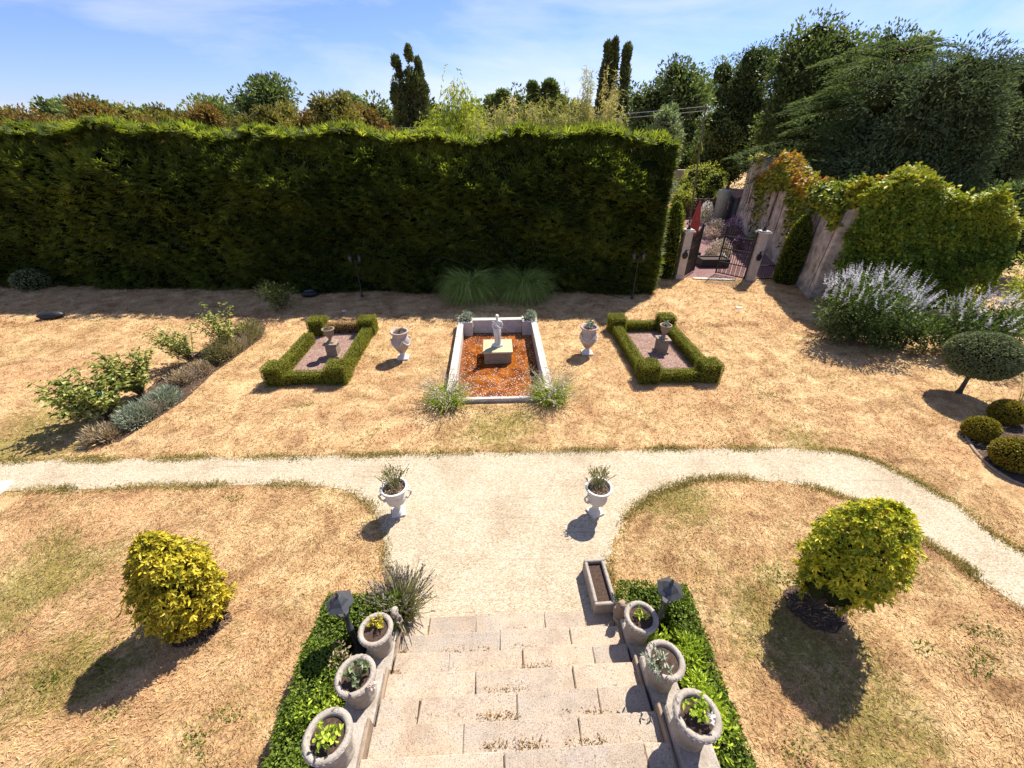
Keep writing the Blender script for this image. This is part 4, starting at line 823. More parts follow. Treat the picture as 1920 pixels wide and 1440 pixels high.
def mound(name, label, loc, r, h, n, L, mat, seed, cat='plant', wr=.3, up=.6):
    rg = np.random.default_rng(seed); t = thing(name, label, cat, loc); mb = MB(); d = sph(rg, n); d[:, 2] = abs(d[:, 2]); P = d * np.array([r, r, h]) * (rg.random(n) ** .35)[:, None]
    leaves(mb, P, d + rg.normal(0, .5, (n, 3)) + [0, 0, up], rg.normal(size=(n, 3)), L * (.6 + .8 * rg.random(n)), L * wr, rg); mb.build('foliage', LM[mat], t); return t
mound('dried_plant', 'dried brown cushion plant in the urn of the left parterre', pl, .11, .1, 300, .05, 'straw', 410)
small_plant('succulent_plant', 'pale spiky succulent in the urn of the right parterre', pr, .14, .12, 60, .07, 'silver', 411)

# ------------------------------------------------------------------ two big garland urns beside the pool
def garland_urn(px, py, label, seed):
    q = G(px, py); t = thing('garland_urn', label, 'urn', (q[0], q[1] + .1, 0), GA, 'large garland urns beside the pool'); f = MB(); box(f, -.17, .17, -.17, .17, 0, .05, .01); lathe(f, [(.16, .05), (.15, .07), (.09, .12), (.07, .16), (.075, .2)], 28); f.build('foot', M['white'], t)
    b = MB(); lathe(b, [(.075, .2), (.1, .22), (.16, .30), (.23, .42), (.265, .54), (.26, .64), (.235, .71), (.215, .76)], 36); b.build('body', M['pinkstone'], t)
    r = MB(); lathe(r, [(.215, .76), (.21, .80), (.235, .84), (.27, .87), (.275, .90), (.26, .92), (.225, .915), (.2, .86), (.19, .80)], 36); r.build('rim', M['pinkstone'], t)
    g = MB(); rg = np.random.default_rng(seed); prof = np.array([(.075, .2), (.1, .22), (.16, .30), (.23, .42), (.265, .54), (.26, .64), (.235, .71), (.215, .76)])
    for k in range(4):
        a0 = k * math.pi / 2 + .4; s = np.linspace(0, 1, 22); a = a0 + s * math.pi / 2; z = .66 - .17 * np.sin(s * math.pi); rr = np.interp(z, prof[:, 1], prof[:, 0]) + .008
        tube(g, np.c_[rr * np.cos(a), rr * np.sin(a), z], .016 + .012 * np.sin(s * math.pi), 7); ellip(g, (.27 * math.cos(a0), .27 * math.sin(a0), .67), (.035, .035, .045), 10, 7)
        for i in range(5): zz = .64 - i * .045; rr = np.interp(zz, prof[:, 1], prof[:, 0]); ellip(g, (rr * math.cos(a0), rr * math.sin(a0), zz), (.02, .02, .022), 7, 5)
    g.build('garland', M['coping'], t); s = MB(); lathe(s, [(.2, .85), (.1, .86), (.001, .862)], 20, cap=False); s.build('soil', M['soil'], t); return (q[0], q[1] + .1, .85)
u1 = garland_urn(755, 674, 'large pink grey garland urn left of the pool', 1); u2 = garland_urn(1101, 665, 'large pink grey garland urn right of the pool', 2)
small_plant('withered_plant', 'nearly bare withered plant in the garland urn left of the pool', u1, .2, .13, 16, .06, 'ochre', 420); small_plant('succulent_plant', 'leafy pale succulent in the garland urn right of the pool', u2, .26, .17, 70, .11, 'silver', 421, stems=9)

# ------------------------------------------------------------------ pool
pool = thing('pool_basin', 'rectangular stone basin with low pale coping walls', 'pool', tuple(PU(0, 0)), GA)
def pw(x0, x1, y0, y1, h, nm='basin_wall'):
    m = MB(); L_ = max(x1 - x0, y1 - y0); n = max(1, round(L_ / 1.15))
    for i in range(n):
        a, b = i / n, (i + 1) / n
        if x1 - x0 > y1 - y0: box(m, x0 + (x1 - x0) * a + .002, x0 + (x1 - x0) * b - .002, y0, y1, h - .07, h, .008); 
        else: box(m, x0, x1, y0 + (y1 - y0) * a + .002, y0 + (y1 - y0) * b - .002, h - .07, h, .008)
    box(m, x0 + .02, x1 - .02, y0 + .02, y1 - .02, -.5, h - .068, 0); m.build(nm, M['coping'], pool)
pw(-PW / 2 - .2, -PW / 2, 0, PL - .45, PH); pw(PW / 2, PW / 2 + .2, 0, PL - .45, PH); pw(-PW / 2 + .3, PW / 2 - .3, PL - .22, PL, PH); pw(-PW / 2 - .2, PW / 2 + .2, -.11, -.005, .12)
for sx in (-1, 1):
    m = MB(); xa, xb = sorted((sx * (PW / 2 - .3), sx * (PW / 2 + .22)))
    for (x0, x1, y0, y1) in ((xa, xb, PL - .45, PL - .38), (xa, xb, PL + .0, PL + .07), (xa, xa + .07, PL - .38, PL), (xb - .07, xb, PL - .38, PL)): box(m, x0, x1, y0, y1, -.5, PH + .02, .006)
    o = m.build('corner_planter', M['coping'], pool); s = MB(); box(s, xa + .07, xb - .07, PL - .38, PL, .1, PH - .05, 0); s.build('soil', M['soil'], o)
def mk_water():
    m, t, o = newmat('rusty brown pool water'); v = pos(t)
    c = ramp(t, [(.3, (.07, .016, .004)), (.5, (.21, .058, .008)), (.72, (.42, .15, .018))], noise(t, 1.6, 6, .65, v, 1.2)).outputs[0]
    c = mixc(t, c, (.07, .015, .004), ramp(t, [(.5, (0, 0, 0)), (.75, (.7, .7, .7))], noise(t, 7, 5, .7, v, .6)).outputs[0])
    bsdf(t, o, c, .12, noise(t, 5, 3, .5, v), .05, .02, .5); return m
M['water'] = mk_water()
wp = [PU(x, y)[:2] for x, y in ((-PW / 2 - .05, -.05), (PW / 2 + .05, -.05), (PW / 2 + .05, PL - .15), (-PW / 2 - .05, PL - .15))]
sheet('water', [tuple(p) for p in wp], -.16, M['water'])
rg = np.random.default_rng(77); n = 1700; x = rg.uniform(-PW / 2 + .03, PW / 2 - .03, n); y = .05 + (PL - .35) * rg.random(n) ** 1.6; k = ~((abs(x) < .52) & (y > 2.0) & (y < 3.2)); x, y = x[k], y[k]; n = len(x)
pts = np.array([PU(a, b, -.155 + .006 * rg.random()) for a, b in zip(x, y)]); pm = MB(); leaves(pm, pts, np.c_[rg.normal(size=(n, 2)), .1 * np.ones(n)], np.array([0, 0, 1.0]) + rg.normal(0, .2, (n, 3)), .04 * (.5 + .8 * rg.random(n)), .03, rg); tag(pm.build('fallen_petals', LM['pink_fl']), 'scattered pale petals floating on the rusty pool water', 'petals', kind='stuff')
PLY = 2.25
q = PU(-.02, PLY + .42); pt = thing('statue_plinth', 'square cream plinth in the middle of the pool', 'plinth', tuple(q), GA); b = MB(); box(b, -.42, .42, -.42, .42, -.5, .2, .008); b.build('block', M['tanstone'], pt); b = MB(); box(b, -.46, .46, -.46, .46, .2, .26, .01); b.build('top_slab', M['cream'], pt)
def statue(loc):
    t = thing('garden_statue', 'white stone statue of a draped figure standing on the pool plinth', 'statue', loc, GA); b = MB(); lathe(b, [(.17, 0), (.18, .02), (.17, .07), (.13, .09)], 24, sy=.85); b.build('base', M['white'], t)
    m = MB(); n = 28; a = np.linspace(0, 2 * math.pi, n, endpoint=False)
    rows = [(.08, .115, .085, .015, 0), (.16, .105, .078, .012, 0), (.3, .102, .08, .004, .0), (.42, .11, .088, -.004, 0), (.5, .115, .088, -.012, 0), (.58, .1, .078, -.012, 0), (.64, .088, .07, -.006, 0), (.70, .10, .078, 0, -.004), (.77, .118, .074, .004, 0), (.82, .122, .062, .006, 0), (.845, .085, .05, .006, 0), (.86, .04, .038, .004, .0), (.90, .034, .036, .0, -.006)]
    V = []
    for (z, rx, ry, cx, cy) in rows:
        fold = 1 + (.07 * np.sin(a * 7 + z * 5) + .04 * np.sin(a * 11 - z * 9)) * (1 if z < .6 else .3); V.append(np.c_[cx + rx * fold * np.cos(a), cy + ry * fold * np.sin(a), np.full(n, z)])
    F = [(i * n + j, i * n + (j + 1) % n, (i + 1) * n + (j + 1) % n, (i + 1) * n + j) for i in range(len(rows) - 1) for j in range(n)]; m.add(np.concatenate(V), F + [tuple(range(n))[::-1], tuple(range(len(rows) * n - n, len(rows) * n))], smooth=True)
    ellip(m, (-.006, -.012, .965), (.05, .058, .068), 16, 12); ellip(m, (-.008, -.066, .955), (.010, .012, .016), 8, 6); ellip(m, (-.002, .02, .985), (.055, .058, .055), 14, 10); ellip(m, (0, .06, .97), (.03, .03, .03), 10, 8); ellip(m, (-.006, -.048, .925), (.024, .02, .018), 8, 6)
    tube(m, [(.115, 0, .81), (.145, -.02, .70), (.13, -.05, .62), (.05, -.105, .66), (-.02, -.11, .73)], [.036, .034, .030, .026, .02], 10); tube(m, [(-.108, 0, .81), (-.138, -.02, .7), (-.12, -.06, .62), (-.04, -.11, .60), (.03, -.11, .62)], [.036, .034, .030, .026, .02], 10)
    ellip(m, (-.025, -.118, .745), (.022, .016, .028), 8, 6); ellip(m, (.04, -.112, .625), (.026, .016, .02), 8, 6)
    for dx in (-.03, .0, .045): tube(m, [(dx, -.085, .56), (dx * 1.4 + .01, -.095, .35), (dx * 1.7, -.085, .1)], [.012, .018, .022], 6)
    ellip(m, (-.05, -.09, .095), (.03, .055, .02), 8, 6); ellip(m, (.05, -.075, .095), (.03, .055, .02), 8, 6)
    o = m.build('figure', M['white'], t); md = o.modifiers.new('fuse', 'REMESH'); md.mode = 'VOXEL'; md.voxel_size = .009; md.use_smooth_shade = True; return t
statue((q[0], q[1], .26))
def shrub_ball(name, label, loc, r, h, n, L, mat, seed, z0=0., wr=.4, two=False, K=14, cr=.45, group=None, up=.5, cat='shrub'):
    rg = np.random.default_rng(seed); t = thing(name, label, cat, loc, 0, group); mb = MB(); cl = crown_clumps(rg, K, z0 + r * cr * .6, h - r * cr * .5, r * (1 - cr * .6), r * (1 - cr * .6), 'round'); k = rg.integers(0, K, n); d = sph(rg, n); P = cl[k] + d * (r * cr * rg.random(n) ** .4)[:, None]; P[:, 2] = np.maximum(P[:, 2], .03)
    leaves(mb, P, d + rg.normal(0, .4, (n, 3)) + [0, 0, up], d + rg.normal(0, .5, (n, 3)) + [0, 0, .6], L * (.6 + .7 * rg.random(n)), L * wr, rg, two, .15); mb.build('foliage', LM[mat], t)
    st = MB()
    for i in range(7): e = cl[i % K]; tube(st, [(0, 0, 0), e * [.4, .4, .55], e], [.02, .014, .006], 5, cap=False)
    st.build('stem', M['bark'], t); return t
a = PU(-PW / 2 - .0, PL - .2, PH - .1); shrub_ball('planter_shrub', 'pale leafy shrub in the back left corner planter of the pool', tuple(a), .27, .42, 420, .1, 'silver', 430, wr=.4, group='shrubs in the pool corners')
a = PU(PW / 2 + .0, PL - .2, PH - .1); shrub_ball('planter_shrub', 'pale leafy shrub in the back right corner planter of the pool', tuple(a), .28, .45, 420, .1, 'silver', 431, wr=.4, group='shrubs in the pool corners')
def gaura(loc, label, seed, r=.65, h=.66):
    rg = np.random.default_rng(seed); t = thing('gaura_plant', label, 'plant', loc, 0, 'airy flowering plants at the front pool corners'); g = MB(); n = 620; a = rg.random(n) * 6.283; D = np.c_[np.cos(a), np.sin(a), rg.uniform(.5, 2.2, n)]; P = np.c_[rg.normal(0, r * .22, (n, 2)), np.zeros(n)]
    ribbons(g, P, D, h * rg.uniform(.6, 1.1, n), .022, rg, 1.2, 3); g.build('foliage', LM['lime'], t); s = MB(); f = MB(); n = 190; a = rg.random(n) * 6.283; D = np.c_[np.cos(a), np.sin(a), rg.uniform(.6, 2.0, n)]; P = np.c_[rg.normal(0, r * .2, (n, 2)), np.zeros(n)]; L = h * rg.uniform(1.0, 1.7, n)
    ribbons(s, P, D, L, .008, rg, .7, 4, taper=False); s.build('stem', LM['lavstem'], t); Dn = nrm(D); q = []
    for u in (.65, .75, .85, .95, 1.02): q.append(P + Dn * (L * u)[:, None] - np.array([0, 0, 1]) * (L * u * u * .22)[:, None] + rg.normal(0, .03, (n, 3)))
    q = np.concatenate(q); m = len(q); leaves(f, q, rg.normal(size=(m, 3)), rg.normal(size=(m, 3)), .042 * (.6 + .7 * rg.random(m)), .032, rg); f.build('flowers', LM['pink_fl'], t)
gaura(tuple(PU(-PW / 2 - .2, -.05)), 'airy plant with pale flowers at the front left corner of the pool', 440); gaura(tuple(PU(PW / 2 + .15, .0)), 'larger airy plant with pale flowers at the front right corner of the pool', 441, .62, .68)
# pampas grass
for i, (px, py, w, lab) in enumerate(((880, 572, 58, 'left arching pampas grass clump at the foot of the hedge'), (982, 569, 58, 'right arching pampas grass clump at the foot of the hedge'))):
    q = G(px, py); rg = np.random.default_rng(450 + i); t = thing('pampas_grass', lab, 'grass clump', (q[0], q[1] + .75, 0), 0, 'pampas grass clumps'); m = MB(); n = 3200; a = rg.random(n) * 6.283; D = np.c_[np.cos(a), np.sin(a), rg.uniform(1.4, 5.5, n)]; P = np.c_[rg.normal(0, .16, (n, 2)), np.zeros(n)]
    ribbons(m, P, D, rg.uniform(1.2, 2.15, n), .026, rg, rg.uniform(2.2, 3.6, n), 7); m.build('blades', LM['pampas'], t)

# ------------------------------------------------------------------ white campana urns with lavender on the drive
def campana(px, py, label, seed, plab):
    q = G(px, py); c = (q[0], q[1] + .09, 0); t = thing('campana_urn', label, 'urn', c, GA + .2 * seed, 'white urns on the drive'); b = MB(); box(b, -.125, .125, -.125, .125, 0, .05, .008)
    lathe(b, [(.12, .05), (.115, .07), (.07, .11), (.055, .16), (.06, .2), (.075, .215), (.055, .23), (.06, .25)], 28); b.build('foot', M['white'], t); d = MB()
    lathe(d, [(.06, .25), (.12, .27, .6), (.165, .33, 1), (.18, .40, .6), (.172, .48), (.178, .55), (.205, .6), (.235, .625), (.245, .65), (.235, .67), (.205, .67), (.19, .6)], 40, flute=.05, nfl=16); d.build('bowl', M['white'], t)
    for sx in (-1, 1):
        h = MB(); s = np.linspace(0, 1, 14); an = -.9 + s * 4.0; tube(h, np.c_[sx * (.215 + .05 * np.sin(an) * 1.0 + .02), s * 0, .36 + .18 * s - .02 * np.cos(an * 2)], .013, 7); ellip(h, (sx * .2, 0, .36), (.03, .03, .035), 8, 6); tube(h, [(sx * .19, 0, .54), (sx * .25, 0, .53), (sx * .275, 0, .48), (sx * .25, 0, .44)], .012, 6); h.build('handle', M['white'], t)
    s = MB(); lathe(s, [(.195, .62), (.1, .635), (.001, .64)], 20, cap=False); s.build('soil', M['soil'], t)
    rg = np.random.default_rng(460 + seed); l = thing('potted_lavender', plab, 'plant', (c[0], c[1], .63)); st = MB(); fl = MB(); n = 70; a = rg.uniform(.1, 3.6, n) if seed < 2 else rg.uniform(.0, 3.2, n); D = np.c_[np.cos(a) * .8, np.sin(a) * .8, rg.uniform(.8, 2.2, n)]; P = np.c_[rg.normal(0, .05, n), rg.normal(.05, .05, n), np.zeros(n)]; L = rg.uniform(.22, .36, n)
    ribbons(st, P, D, L, .008, rg, .15, 3, taper=False); st.build('stem', LM['lavstem'], l); Dn = nrm(D)
    for u in (.75, .88, 1.0): leaves(fl, P + Dn * (L * u)[:, None], Dn + rg.normal(0, .3, (n, 3)), rg.normal(size=(n, 3)), .05, .022, rg)
    fl.build('flower_spike', LM['olive'], l)
    dm = MB(); n = 160; r = .17 * np.sqrt(rg.random(n)); a = rg.random(n) * 6.28; leaves(dm, np.c_[r * np.cos(a), r * np.sin(a), np.full(n, .02)], rg.normal(size=(n, 3)) + [0, 0, .6], rg.normal(size=(n, 3)), .06, .012, rg); dm.build('dead_stems', LM['straw'], l)
campana(746, 968, 'white fluted urn at the left edge of the drive, partly over the lawn shadow', 1, 'sparse lavender in the left white urn leaning to the left'); campana(1117, 968, 'white fluted urn at the right side of the drive', 2, 'upright lavender stems in the right white urn')

# ------------------------------------------------------------------ golden bushes on the front lawns
def gold_bush(px, py, label, mat, seed, rx, h, z0, n, lean, trunk=False, sc=1.0):
    q = G(px, py); rg = np.random.default_rng(seed); t = thing('golden_bush', label, 'bush', (q[0], q[1], 0), 0, 'golden evergreen bushes on the front lawns'); K = 46; mb = MB(); d = sph(rg, K); prof = lambda f: np.interp(f, [0, .1, .3, .55, .75, .9, 1], [.62, .9, 1.0, .9, .68, .38, .1]) if not trunk else np.interp(f, [0, .12, .3, .5, .75, .9, 1], [.42, .66, .9, 1.0, .84, .55, .16])
    f = rg.random(K); a = np.arange(K) * 2.4; cl = np.c_[np.cos(a) * rx * prof(f) * .78, np.sin(a) * rx * prof(f) * .78, z0 + f * (h - z0)]; cl[:, 0] += lean[0] * cl[:, 2]; cl[:, 1] += lean[1] * cl[:, 2]
    nr = int(n / 2.6); f = rg.random(nr) ** .85; a = rg.random(nr) * 6.283; dep = rg.random(nr) ** 1.6 * .38; rr = rx * prof(f) * (1 + .17 * snoise(np.c_[np.cos(a), np.sin(a), f * 2.2], seed, 2.6) + .09 * snoise(np.c_[np.cos(a), np.sin(a), f * 2.2], seed + 3, 6.5) + .07 * rg.normal(size=nr)) * (1 - dep)
    P0 = np.c_[np.cos(a) * rr, np.sin(a) * rr, z0 + f * (h - z0) * (1 - dep * .15)]; gap = trunk & (np.cos(a - 3.9) > .55) & (f < .34); gap |= snoise(np.c_[np.cos(a), np.sin(a), f * 2.2], seed + 7, 7.5) < -.62; P0 = P0[~gap]; a = a[~gap]; f = f[~gap]; nr = len(P0)
    P0[:, 0] += lean[0] * P0[:, 2]; P0[:, 1] += lean[1] * P0[:, 2]; out_ = nrm(np.c_[np.cos(a), np.sin(a), (f - .35) * 1.6])
    ax = nrm(out_ + rg.normal(0, .4, (nr, 3)) + [0, 0, .45]); X = nrm(np.cross(ax, rg.normal(size=(nr, 3)))); Y = np.cross(ax, X); tone = np.clip(.46 + .24 * rg.normal(size=nr), 0, 1); Ls = .105 * sc * (.7 + .6 * rg.random(nr))
    for i in range(5):                                    # whorls of leaves at each shoot tip
        an = i * 1.257 + rg.random(nr) * 1.6; D = X * np.cos(an)[:, None] + Y * np.sin(an)[:, None] + ax * rg.uniform(.25, .9, nr)[:, None]; leaves(mb, P0, D, ax, Ls * rg.uniform(.7, 1.2, nr), Ls * .38, rg, True, .2, np.clip(tone + rg.normal(0, .24, nr), 0, 1))
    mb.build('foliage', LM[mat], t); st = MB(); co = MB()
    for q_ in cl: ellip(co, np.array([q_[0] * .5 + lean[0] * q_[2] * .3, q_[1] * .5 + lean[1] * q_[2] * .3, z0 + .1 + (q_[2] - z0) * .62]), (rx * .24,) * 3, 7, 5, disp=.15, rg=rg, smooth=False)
    co.build('foliage_core', M['shade'], t)
    for i in range(9): e = cl[rg.integers(0, K)]; tube(st, [(rg.normal(0, .04), rg.normal(0, .04), -.02), e * [.45, .45, .5], e], [.028, .02, .008], 6, cap=False)
    if trunk:
        for b in ((.0, 0.), (.07, .05), (-.05, .04)): tube(st, [(b[0], b[1], -.03), (b[0] + lean[0] * .5 + .05, b[1], .5), (b[0] + lean[0] * 1.1, b[1] + .03, 1.1)], [.035, .03, .018], 7)
    st.build('stem', M['bark'], t); a = np.linspace(0, 6.283, 26, endpoint=False); rr = rg.normal(1, .06, 26)
    sheet('soil_patch', [(q[0] + .42 * math.cos(x) * k, q[1] + .36 * math.sin(x) * k) for x, k in zip(a, rr)], .012, M['soil']); return t
gold_bush(374, 1163, 'bright golden evergreen bush on the left front lawn', 'gold', 470, .47, 1.72, .12, 7000, (-.03, .05), sc=.66)
gold_bush(1528, 1138, 'greener leaning evergreen bush with bare stems on the right front lawn', 'goldgreen', 471, .55, 2.08, .16, 8200, (.10, .04), True, sc=.66)

# ------------------------------------------------------------------ left shrub border
def leafy_shrub(px, py, label, seed, canes, h, r, n, L, mat, lean=(-.2, 0)):
    q = G(px, py); rg = np.random.default_rng(seed); t = thing('hydrangea_shrub', label, 'shrub', (q[0], q[1], 0), 0, 'leafy shrubs in the left border'); s = MB(); k = MB()
    for i in range(canes):
        a = rg.random() * 6.283; rr = r * (rg.random() ** .6); e = np.array([math.cos(a) * rr + lean[0] * h, math.sin(a) * rr + lean[1] * h, h * rg.uniform(.55, 1.05)]); u = np.linspace(0, 1, 7); P = e * u[:, None]; P[:, 2] = e[2] * u ** .85; tube(s, P, np.linspace(.012, .004, 7), 5, cap=False); m = n // canes; w = rg.uniform(.25, 1.0, m) ** .8
        qq = np.stack([np.interp(w, u, P[:, j]) for j in range(3)], 1) + rg.normal(0, .03, (m, 3)); az = rg.random(m) * 6.283; D = np.c_[np.cos(az), np.sin(az), rg.uniform(-.3, .6, m)]; leaves(k, qq, D, np.c_[rg.normal(0, .35, (m, 2)), np.ones(m)], L * (.6 + .7 * rg.random(m)), L * .62, rg, True, .3)
    s.build('stem', M['bark'], t); k.build('foliage', LM[mat], t)
leafy_shrub(205, 790, 'large leafy shrub nearest the drive in the left border', 480, 44, 1.25, .8, 1600, .12, 'mop'); leafy_shrub(270, 745, 'bushy green shrub second from the drive in the left border', 481, 44, 1.25, .72, 1700, .11, 'mop', (-.05, 0))
leafy_shrub(365, 682, 'pale green shrub with tall shoots in the middle of the left border', 482, 28, 1.3, .72, 800, .095, 'mop', (-.22, 0)); leafy_shrub(432, 655, 'tallest shooting shrub at the back of the left border', 483, 30, 1.5, .75, 900, .09, 'mop', (-.05, 0))
def long_mound(label, p0, p1, w, h, n, L, mat, seed, name='lavender_cushion', wr=.16, cat='plant'):
    a, b = G(*p0), G(*p1); rg = np.random.default_rng(seed); c = (a + b) / 2; d = (b - a)[:2]; ln = np.linalg.norm(d); ang = math.atan2(d[1], d[0]); t = thing(name, label, cat, tuple(c), ang); mb = MB(); s = sph(rg, n); s[:, 2] = abs(s[:, 2]); sg = np.sign(s) * abs(s) ** np.array([.6, .8, .8]); P = sg * np.array([ln / 2, w / 2, h]) * rg.uniform(.6, 1.0, n)[:, None]; P *= (1 + .13 * snoise(P, seed, 4))[:, None]
    leaves(mb, P, s + rg.normal(0, .45, (n, 3)) + [0, 0, .8], rg.normal(size=(n, 3)), L * (.6 + .8 * rg.random(n)), L * wr, rg); mb.build('foliage', LM[mat], t); core = MB(); ellip(core, (0, 0, h * .1), (ln / 2 * .8, w / 2 * .75, h * .7), 16, 8); core.build('inner_mass', M['bark'], t)
long_mound('long silver green lavender cushion along the left border', (228, 812), (338, 738), .62, .42, 4200, .12, 'silver', 490); long_mound('grey brown twiggy cushion between silver lavender and olive shrub', (325, 728), (395, 690), .6, .36, 1500, .11, 'straw', 491, 'twiggy_cushion')
long_mound('grey olive mounded shrub at the far end of the left border', (395, 690), (488, 622), .75, .62, 4200, .12, 'olive', 492, 'olive_cushion'); long_mound('dry straw coloured clump at the near tip of the left border', (160, 832), (225, 815), .6, .26, 900, .14, 'straw', 493, 'dry_clump')
q = G(528, 578); shrub_ball('dark_shrub', 'dark straggly shrub in the hedge shade behind the left border', (q[0], q[1], 0), .75, 1.25, 900, .13, 'midgreen', 494)
q = G(188, 748); m = MB(); rg = np.random.default_rng(5); ellip(m, (0, 0, .1), (.16, .12, .1), 14, 8, disp=.1, rg=rg); tag(m.build('plastic_sheet', M['teal'], None, (q[0], q[1], .0)), 'crumpled turquoise plastic behind the leafy shrub', 'plastic sheet')
sheet('border_soil', [tuple(G(*p)[:2]) for p in ((165, 838), (225, 828), (345, 752), (400, 700), (490, 635), (505, 600), (440, 615), (330, 690), (220, 770))], .008, M['soil'])
# small things on the lawn
q = G(92, 600); rg = np.random.default_rng(6); m = MB(); ellip(m, (0, 0, .13), (.42, .2, .15), 22, 12, disp=.03, rg=rg); o = m.build('filled_sack', M['black'], None, (q[0], q[1] + .15, 0)); o.rotation_euler = (0, 0, .35); tag(o, 'black filled sack lying on the shaded lawn at the far left', 'sack')
def clipped_ball(name, label, loc, rx, rz, zc, mat, n, seed, L=.05, cat='topiary', trunk=None, group=None, ry=None):
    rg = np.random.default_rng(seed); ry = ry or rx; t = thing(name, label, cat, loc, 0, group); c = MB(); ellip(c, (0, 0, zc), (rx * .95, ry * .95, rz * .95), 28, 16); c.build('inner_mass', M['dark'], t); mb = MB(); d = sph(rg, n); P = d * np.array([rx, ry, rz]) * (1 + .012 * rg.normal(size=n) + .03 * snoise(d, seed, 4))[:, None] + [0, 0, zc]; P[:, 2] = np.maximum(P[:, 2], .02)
    leaves(mb, P, d * .7 + rg.normal(0, .6, (n, 3)), d + rg.normal(0, .45, (n, 3)), L * (.6 + .8 * rg.random(n)), L * .55, rg); mb.build('foliage', LM[mat], t)
    if trunk: b = MB(); tube(b, [(0, 0, -.05), (.01, 0, .1), (-.01, 0, .4), (.02, 0, zc)], [trunk * 1.7, trunk, trunk * .8, trunk * .7], 10); tube(b, [(0, 0, .45), (.12, .05, zc)], [trunk * .6, trunk * .4], 7); b.build('trunk', M['bark'], t)
    return t
q = G(55, 545); clipped_ball('box_ball', 'clipped box ball in the shade at the foot of the hedge, far left', (q[0], q[1] + .3, 0), .62, .42, .38, 'topiary', 2600, 500, .07)
q = G(1797, 736); clipped_ball('topiary_tree', 'grey green mushroom shaped topiary on a slim bare trunk', (q[0], q[1], 0), .72, .55, 1.13, 'topiary', 13000, 501, .055, trunk=.055)
for i, (px, py, r, lab) in enumerate(((1842, 832, .29, 'olive box ball closest to the topiary trunk shadow'), (1905, 888, .37, 'olive box ball cut by the right edge nearest the drive'), (1892, 800, .31, 'green box ball behind the rose at the right edge'))):
    q = G(px, py); clipped_ball('box_ball', lab, (q[0] + .08, q[1] + .25, 0), r, r * .9, r * .78, 'oliveball', 4200, 510 + i, .045, group='box balls in the right bed')
q = [tuple(G(*p)[:2]) for p in ((1800, 815), (1850, 868), (1925, 915), (2050, 940), (2050, 760), (1930, 745), (1870, 775))]; sheet('bed_soil', q, .008, M['soil'])
e = MB(); L_ = smooth_line([G(*p)[:2] for p in ((1802, 800), (1826, 845), (1872, 888), (1930, 915), (2010, 935))], 6); tube(e, np.c_[L_, np.full(len(L_), .015)], .03, 6); tag(e.build('bed_edging', M['tanstone']), 'low stone edging curving round the right hand bed', 'edging')
q = G(1903, 775); t = small_plant('rose_bush', 'leggy rose with faded white blooms at the right edge', (q[0], q[1], 0), 1.05, .4, 110, .06, 'shrubyel', 520, stems=9, cat='rose'); rg = np.random.default_rng(9); f = MB(); n = 170; k = rg.integers(0, 12, n); cc = np.c_[rg.normal(0, .25, (12, 2)), rg.uniform(.75, 1.1, 12)]; leaves(f, cc[k] + rg.normal(0, .035, (n, 3)), rg.normal(size=(n, 3)), rg.normal(size=(n, 3)), .06, .05, rg); tag(f.build('flowers', LM['white_fl'], t), kind='stuff')
# flowering chaste trees
def vitex(px, py, label, r, h, seed, n=5200, ns=230, ry=None):
    q = G(px, py); rg = np.random.default_rng(seed); ry = ry or r; t = thing('chaste_tree', label, 'shrub', (q[0], q[1], 0), 0, 'lilac flowering shrubs by the ruined wall'); mb = MB(); K = 46; cl = crown_clumps(rg, K, .25, h - .3, r * .85, ry * .85, 'round'); k = rg.integers(0, K, n); d = sph(rg, n); P = cl[k] + d * (.42 * rg.random(n) ** .4)[:, None]; P[:, 2] = np.maximum(P[:, 2], .05)
    leaves(mb, P, d + rg.normal(0, .5, (n, 3)), d + rg.normal(0, .5, (n, 3)) + [0, 0, .5], .15 * (.6 + .7 * rg.random(n)), .05, rg); mb.build('foliage', LM['vitex'], t); f = MB()
    d = sph(rg, ns); d[:, 2] = abs(d[:, 2]) * .9 + .3; d = nrm(d); c0 = np.array([0, 0, h * .5]); P = c0 + d * np.array([r * .92, ry * .92, h * .48]) * rg.uniform(.86, 1.06, ns)[:, None]; D = nrm(d * .5 + rg.normal(0, .25, (ns, 3)) + [0, 0, 1.0]); L = rg.uniform(.28, .5, ns); tone = rg.random(ns)
    for s in np.linspace(0, 1, 9):
        for j in range(3): leaves(f, P + D * (L * s)[:, None], rg.normal(0, .8, (ns, 3)) + D * .8, rg.normal(size=(ns, 3)), .07 * (1.15 - s * .8), .036 * (1.2 - s * .8), rg, rnd=np.clip(tone + rg.normal(0, .15, ns), 0, 1))
    f.build('flower_spikes', LM['lilac'], t); st = MB()
    for i in range(10): e = cl[i]; tube(st, [(rg.normal(0, .1), rg.normal(0, .1), -.02), e * [.5, .5, .5], e], [.04, .03, .01], 6, cap=False)
    st.build('stem', M['bark'], t)
vitex(1598, 634, 'large round shrub covered in lilac flower spikes before the creeper', 1.75, 2.2, 530, 10000, 150, 1.5); vitex(1815, 660, 'smaller lilac flowering shrub to the right of the large one', 1.35, 1.75, 531, 5200, 75, 1.2)
q = G(1720, 668); shrub_ball('low_evergreen', 'dark low evergreen filling the gap between the two lilac shrubs', (q[0], q[1] + .6, 0), 1.0, 1.1, 2400, .14, 'vitex', 532)
